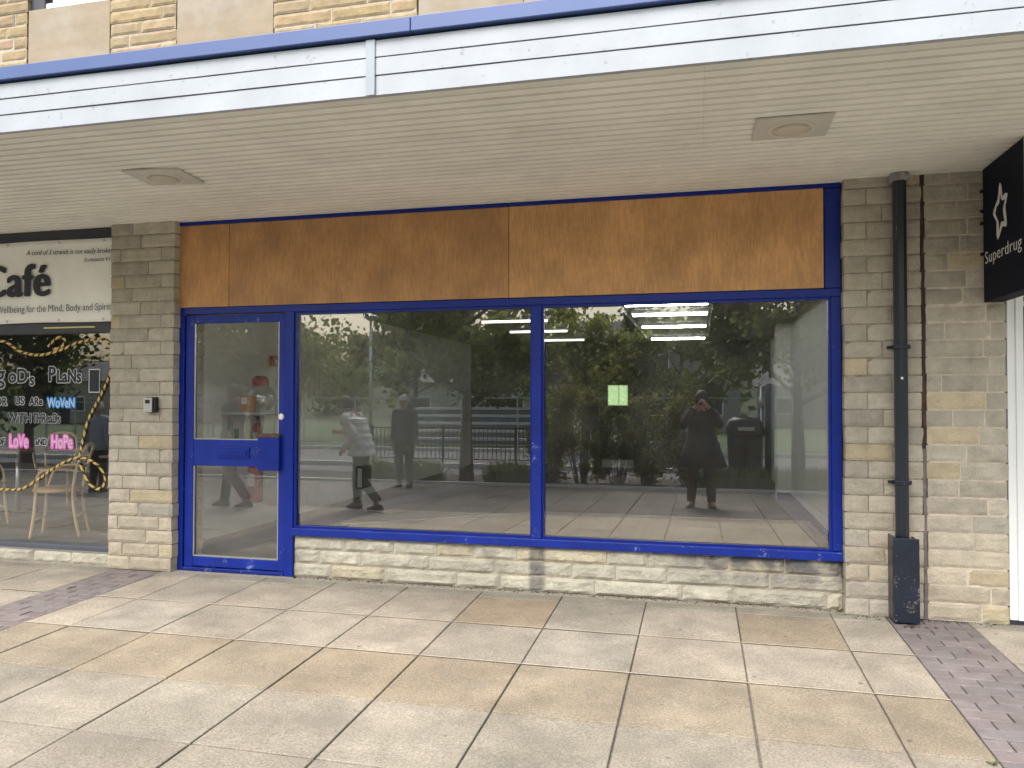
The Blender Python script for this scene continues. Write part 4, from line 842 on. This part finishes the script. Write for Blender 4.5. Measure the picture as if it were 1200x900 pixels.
# ------------------------------------------------------------------ people
def skin_body(name, J, E, rad, root, mat, parent):
    me = bpy.data.meshes.new(name); ids = {k: i for i, k in enumerate(J)}
    me.from_pydata([J[k] for k in J], [(ids[a], ids[b_]) for a, b_ in E], []); bm = bmesh.new(); bm.from_mesh(me); ly = bm.verts.layers.skin.verify(); bm.verts.ensure_lookup_table()
    for k, i in ids.items(): r_ = rad[k]; bm.verts[i][ly].radius = (r_, r_) if not isinstance(r_, tuple) else r_; bm.verts[i][ly].use_root = (k == root)
    bm.to_mesh(me); bm.free(); o = link(name, me, mat, parent, smooth=True)
    s_ = o.modifiers.new('skin', 'SKIN'); s_.use_smooth_shade = True; sb = o.modifiers.new('sub', 'SUBSURF'); sb.levels = 1; sb.render_levels = 2; return o
def person(label, loc, rz, h=1.75, joints=None, coat=None, coatmat='coat_dark', trmat='trouser_dark', hair='hair_dark', shoe='shoe', flare=.0, group=None, quilt=False, glasses=False):
    k = h/1.75; e = empty('person', label, 'person', loc, rz, group)
    J = {'pelvis': (0, 0, .95), 'waist': (0, 0, 1.10), 'chest': (0, .01, 1.32), 'neck': (0, .01, 1.47), 'jaw': (0, -.02, 1.56), 'head': (0, -.005, 1.64), 'crown': (0, .005, 1.70), 'nose': (0, -.095, 1.615)}
    for s, n_ in ((-1, 'R'), (1, 'L')):
        J['sh'+n_] = (s*.17, .01, 1.42); J['el'+n_] = (s*.22, .04, 1.13); J['wr'+n_] = (s*.23, -.02, .89); J['hip'+n_] = (s*.09, 0, .90); J['kn'+n_] = (s*.10, -.01, .50); J['an'+n_] = (s*.11, .02, .09); J['to'+n_] = (s*.12, -.13, .035)
    if joints: J.update(joints)
    J = {a: Vector(b_)*k for a, b_ in J.items()}; rad = {'pelvis': .11, 'waist': .10, 'chest': .12, 'neck': .052, 'jaw': .062, 'head': .088, 'crown': .07, 'nose': .014}
    E = [('pelvis', 'waist'), ('waist', 'chest'), ('chest', 'neck'), ('neck', 'jaw'), ('jaw', 'head'), ('head', 'crown'), ('head', 'nose')]
    for n_ in 'RL':
        E += [('chest', 'sh'+n_), ('sh'+n_, 'el'+n_), ('el'+n_, 'wr'+n_), ('pelvis', 'hip'+n_), ('hip'+n_, 'kn'+n_), ('kn'+n_, 'an'+n_), ('an'+n_, 'to'+n_)]
        rad.update({'sh'+n_: .052, 'el'+n_: .040, 'wr'+n_: .026, 'hip'+n_: .085, 'kn'+n_: .055, 'an'+n_: .038, 'to'+n_: .028})
        d = (J['wr'+n_]-J['el'+n_]).normalized(); sx = 1 if n_ == 'L' else -1; side = d.cross(Vector((sx, 0, 0))); side = side.normalized() if side.length > .1 else Vector((0, -1, 0)); palm_n = d.cross(side)
        J['pa'+n_] = J['wr'+n_]+d*.07*k; rad['pa'+n_] = .028; E.append(('wr'+n_, 'pa'+n_))
        for q, (off, ln) in enumerate(((.026, .068), (.009, .078), (-.009, .074), (-.025, .058))):
            a_ = 'f%d%s' % (q, n_); J[a_+'a'] = J['pa'+n_]+(d*.045+side*off)*k; J[a_+'b'] = J['pa'+n_]+(d*(.045+ln*.5)+side*off+palm_n*.006)*k; J[a_+'c'] = J['pa'+n_]+(d*(.045+ln)+side*off+palm_n*.026)*k
            rad.update({a_+'a': .0095, a_+'b': .009, a_+'c': .0075}); E += [('pa'+n_, a_+'a'), (a_+'a', a_+'b'), (a_+'b', a_+'c')]
        J['tb'+n_] = J['wr'+n_]+(d*.05+side*.038)*k; J['tc'+n_] = J['wr'+n_]+(d*.095+side*.055+palm_n*.015)*k; rad.update({'tb'+n_: .012, 'tc'+n_: .009}); E += [('wr'+n_, 'tb'+n_), ('tb'+n_, 'tc'+n_)]
    rad = {a: b_*k for a, b_ in rad.items()}
    skin_body('body', {a: tuple(b_) for a, b_ in J.items()}, E, rad, 'pelvis', M['skin'], e)
    hd = J['head']
    m = MB(); n_ = 16      # hair cap: open at the face
    rs = []
    for i in range(7):
        ph = i/6*math.pi*.56; rs.append([(hd.x+.104*k*math.sin(ph)*math.cos(2*math.pi*j/n_), hd.y+.022*k+.112*k*math.sin(ph)*math.sin(2*math.pi*j/n_), hd.z+.012*k+.125*k*math.cos(ph)-(.045*k if math.sin(2*math.pi*j/n_) > 0 else 0)*i/6) for j in range(n_)])
    m.rings(rs); m.build('hair', M[hair], e, smooth=True)
    for s in (-1, 1):
        m = MB(); m.loft([(hd.x+s*.034*k, hd.y-.083*k, hd.z-.004*k+q*.008*k, .010*k*math.sqrt(1-q*q)+.001, .008*k*math.sqrt(1-q*q)+.001) for q in (-1, -.5, 0, .5, 1)], 8); m.build('eye', M['hair_dark'], e, smooth=True)
        m = MB(); m.loft([(hd.x+s*.092*k, hd.y+.005*k, hd.z-.03*k+q*.012*k, .010*k, .020*k*math.sqrt(max(0, 1-(q/3-.6)**2))+.002) for q in range(5)], 8); m.build('ear', M['skin'], e, smooth=True)
        nm = 'L' if s > 0 else 'R'; a, t_ = J['an'+nm], J['to'+nm]; dd = (t_-a); dd.z = 0; dd = dd.normalized() if dd.length > .01 else Vector((0, -1, 0)); sdv = Vector((-dd.y, dd.x, 0)); base = min(a.z, t_.z+.06)-.085*k; base = max(0, base)
        m = MB(); rs = []
        for (l, w_, z1_) in ((-.075, .03, .05), (-.06, .042, .085), (0, .042, .09), (.07, .045, .06), (.14, .048, .045), (.185, .03, .03), (.195, .01, .02)):
            c_ = a+dd*l*k; rs.append([(c_.x+sdv.x*u*w_*k, c_.y+sdv.y*u*w_*k, base+v*z1_*k) for u, v in ((-1, 0), (1, 0), (1, .6), (.6, 1), (-.6, 1), (-1, .6))])
        m.rings(rs); m.build('shoe', M[shoe], e, smooth=True)
    m = MB(); m.box(hd.x-.024*k, hd.x+.024*k, hd.y-.089*k, hd.y-.080*k, hd.z-.066*k, hd.z-.058*k); m.build('mouth', mk('lips', (.3, .12, .1), .5, 0, tint=False), e)
    if glasses:
        m = MB()
        for s in (-1, 1): m.tube([(hd.x+s*.036*k+.024*k*math.cos(a*.628), hd.y-.098*k, hd.z-.004*k+.018*k*math.sin(a*.628)) for a in range(11)], .002, 6)
        m.tube([(hd.x-.012*k, hd.y-.1*k, hd.z), (hd.x+.012*k, hd.y-.1*k, hd.z)], .002, 6); m.build('glasses', M['black'], e)
    # trousers: one mesh
    m = MB(); pv = J['pelvis']; m.loft([(pv.x, pv.y, pv.z-.12*k, .15*k, .105*k), (pv.x, pv.y, pv.z-.05*k, .175*k, .125*k), (pv.x, pv.y, pv.z+.06*k, .165*k, .115*k), (pv.x, pv.y, pv.z+.12*k, .15*k, .10*k)], 16)
    for n_ in 'RL':
        pts = smooth_pts([J['hip'+n_]+Vector((0, 0, .03)), J['kn'+n_].lerp(J['hip'+n_], .5), J['kn'+n_], J['an'+n_].lerp(J['kn'+n_], .5), J['an'+n_]+Vector((0, 0, .0))], 4); q = len(pts)
        m.tube(pts, [(.105-.045*(i/q))*k for i in range(q)], 14)
    m.build('trousers', M[trmat], e, smooth=True)
    m = MB(); ch, ws, nk = J['chest'], J['waist'], J['neck']; cz = coat or .82
    def mix(a, b_, t): return a.lerp(b_, t)
    secs = []
    low = Vector((pv.x, pv.y, cz*k)); mid = mix(low, pv, .5)
    for (c_, rx, ry) in ((low, .20+flare, .15+flare*.8), (mix(low, ws, .5), .195+flare*.55, .145+flare*.4), (ws, .18+flare*.15, .135), (mix(ws, ch, .5), .19, .14), (ch, .205, .14), (ch+Vector((0, 0, .07*k)), .205, .125), (mix(ch, nk, .72), .15, .10), (nk+Vector((0, 0, -.01)), .075, .075), (nk+Vector((0, 0, .045*k)), .068, .07)):
        secs.append((c_.x, c_.y, c_.z, rx*k, ry*k))
    if quilt:
        q2 = []
        for i in range(len(secs)-2):
            for j in range(4): t = j/4; a, b_ = secs[i], secs[i+1]; pu = 1.22*(1+.06*math.sin(j*math.pi/2)); q2.append(tuple(a[x]+(b_[x]-a[x])*t if x < 3 else (a[x]+(b_[x]-a[x])*t)*pu for x in range(5)))
        secs = q2+secs[-2:]
    m.loft(secs, 20)
    for n_ in 'RL':
        a, b_, c_ = J['sh'+n_], J['el'+n_], J['wr'+n_]; pts = smooth_pts([a.lerp(ch+Vector((0, 0, .08)), .35), a, a.lerp(b_, .5), b_, b_.lerp(c_, .5), c_], 4); q = len(pts)
        m.tube(pts, [(.078-.03*(i/q))*k*(1+(.06*math.sin(i*1.6) if quilt else 0)) for i in range(q)], 14)
    m.build('coat' if coat else 'jacket', M[coatmat], e, smooth=True)
    return e
# the photographer, just behind the camera, phone raised in both hands
ph = person('person in a long flared black coat and brown trousers, holding up a phone', (.04, -6.02, gz(-6.02)), R(180), 1.74,
    {'shR': (-.17, 0, 1.42), 'elR': (-.26, -.14, 1.26), 'wrR': (-.10, -.30, 1.50), 'shL': (.17, 0, 1.42), 'elL': (.27, -.13, 1.24), 'wrL': (.10, -.30, 1.50), 'anR': (-.14, .02, .09), 'toR': (-.17, -.13, .035), 'anL': (.16, .02, .09), 'toL': (.2, -.13, .035), 'knR': (-.12, 0, .5), 'knL': (.13, 0, .5)},
    coat=.62, coatmat='coat_black', trmat='trouser_brown', flare=.17)
pn = empty('phone', 'black phone held up by the photographer in the long coat', 'phone', (0, -5.66, 1.42)); B('case', M['black'], pn, (-.04, .04, -.006, .004, -.05, .0), (-.04, .04, -.006, .004, .0, .035), bev=.002)
B('screen', M['ink_grey'], pn, (-.035, .035, -.008, -.0065, -.045, .03))
person('person in a pale quilted jacket and dark trousers, striding left and leaning forward', (-4.65, -4.25, gz(-4.25)), R(-78), 1.68,
    {'pelvis': (0, 0, .92), 'waist': (0, -.05, 1.06), 'chest': (0, -.15, 1.27), 'neck': (0, -.25, 1.41), 'jaw': (0, -.31, 1.47), 'head': (0, -.31, 1.555), 'crown': (0, -.30, 1.62), 'nose': (0, -.40, 1.53), 'shR': (-.17, -.18, 1.36), 'shL': (.17, -.18, 1.36), 'elR': (-.22, .02, 1.10), 'wrR': (-.2, -.16, .93), 'elL': (.22, -.30, 1.10), 'wrL': (.16, -.46, 1.12),
     'hipR': (-.09, 0, .88), 'knR': (-.1, .05, .48), 'anR': (-.1, .36, .16), 'toR': (-.1, .26, .05), 'hipL': (.09, 0, .88), 'knL': (.1, -.16, .50), 'anL': (.1, -.16, .09), 'toL': (.1, -.3, .05)},
    coat=.80, coatmat='puffer', quilt=True)
person('person with grey hair and glasses in a long dark coat, standing still near the planting', (-5.5, -8.0, gz(-8.0)), R(176), 1.75, {}, coat=.62, coatmat='coat_dark', hair='hair_grey', glasses=True)
person('person in dark clothes with dark hair, walking past in front of the door', (-6.55, -4.0, gz(-4.0)), R(-90), 1.76,
    {'hipR': (-.09, 0, .9), 'knR': (-.1, .05, .5), 'anR': (-.1, .30, .14), 'toR': (-.1, .20, .05), 'hipL': (.09, 0, .9), 'knL': (.1, -.13, .51), 'anL': (.1, -.2, .09), 'toL': (.1, -.34, .05), 'elL': (.22, -.12, 1.14), 'wrL': (.2, -.28, .98)}, coat=.80, coatmat='coat_dark')
person('person in a blue-grey shirt with short grey hair, back turned to the cafe window', (-10.05, -5.3, gz(-5.3)), 0, 1.54, {}, coatmat='shirt_grey', hair='hair_grey', trmat='trouser_dark')
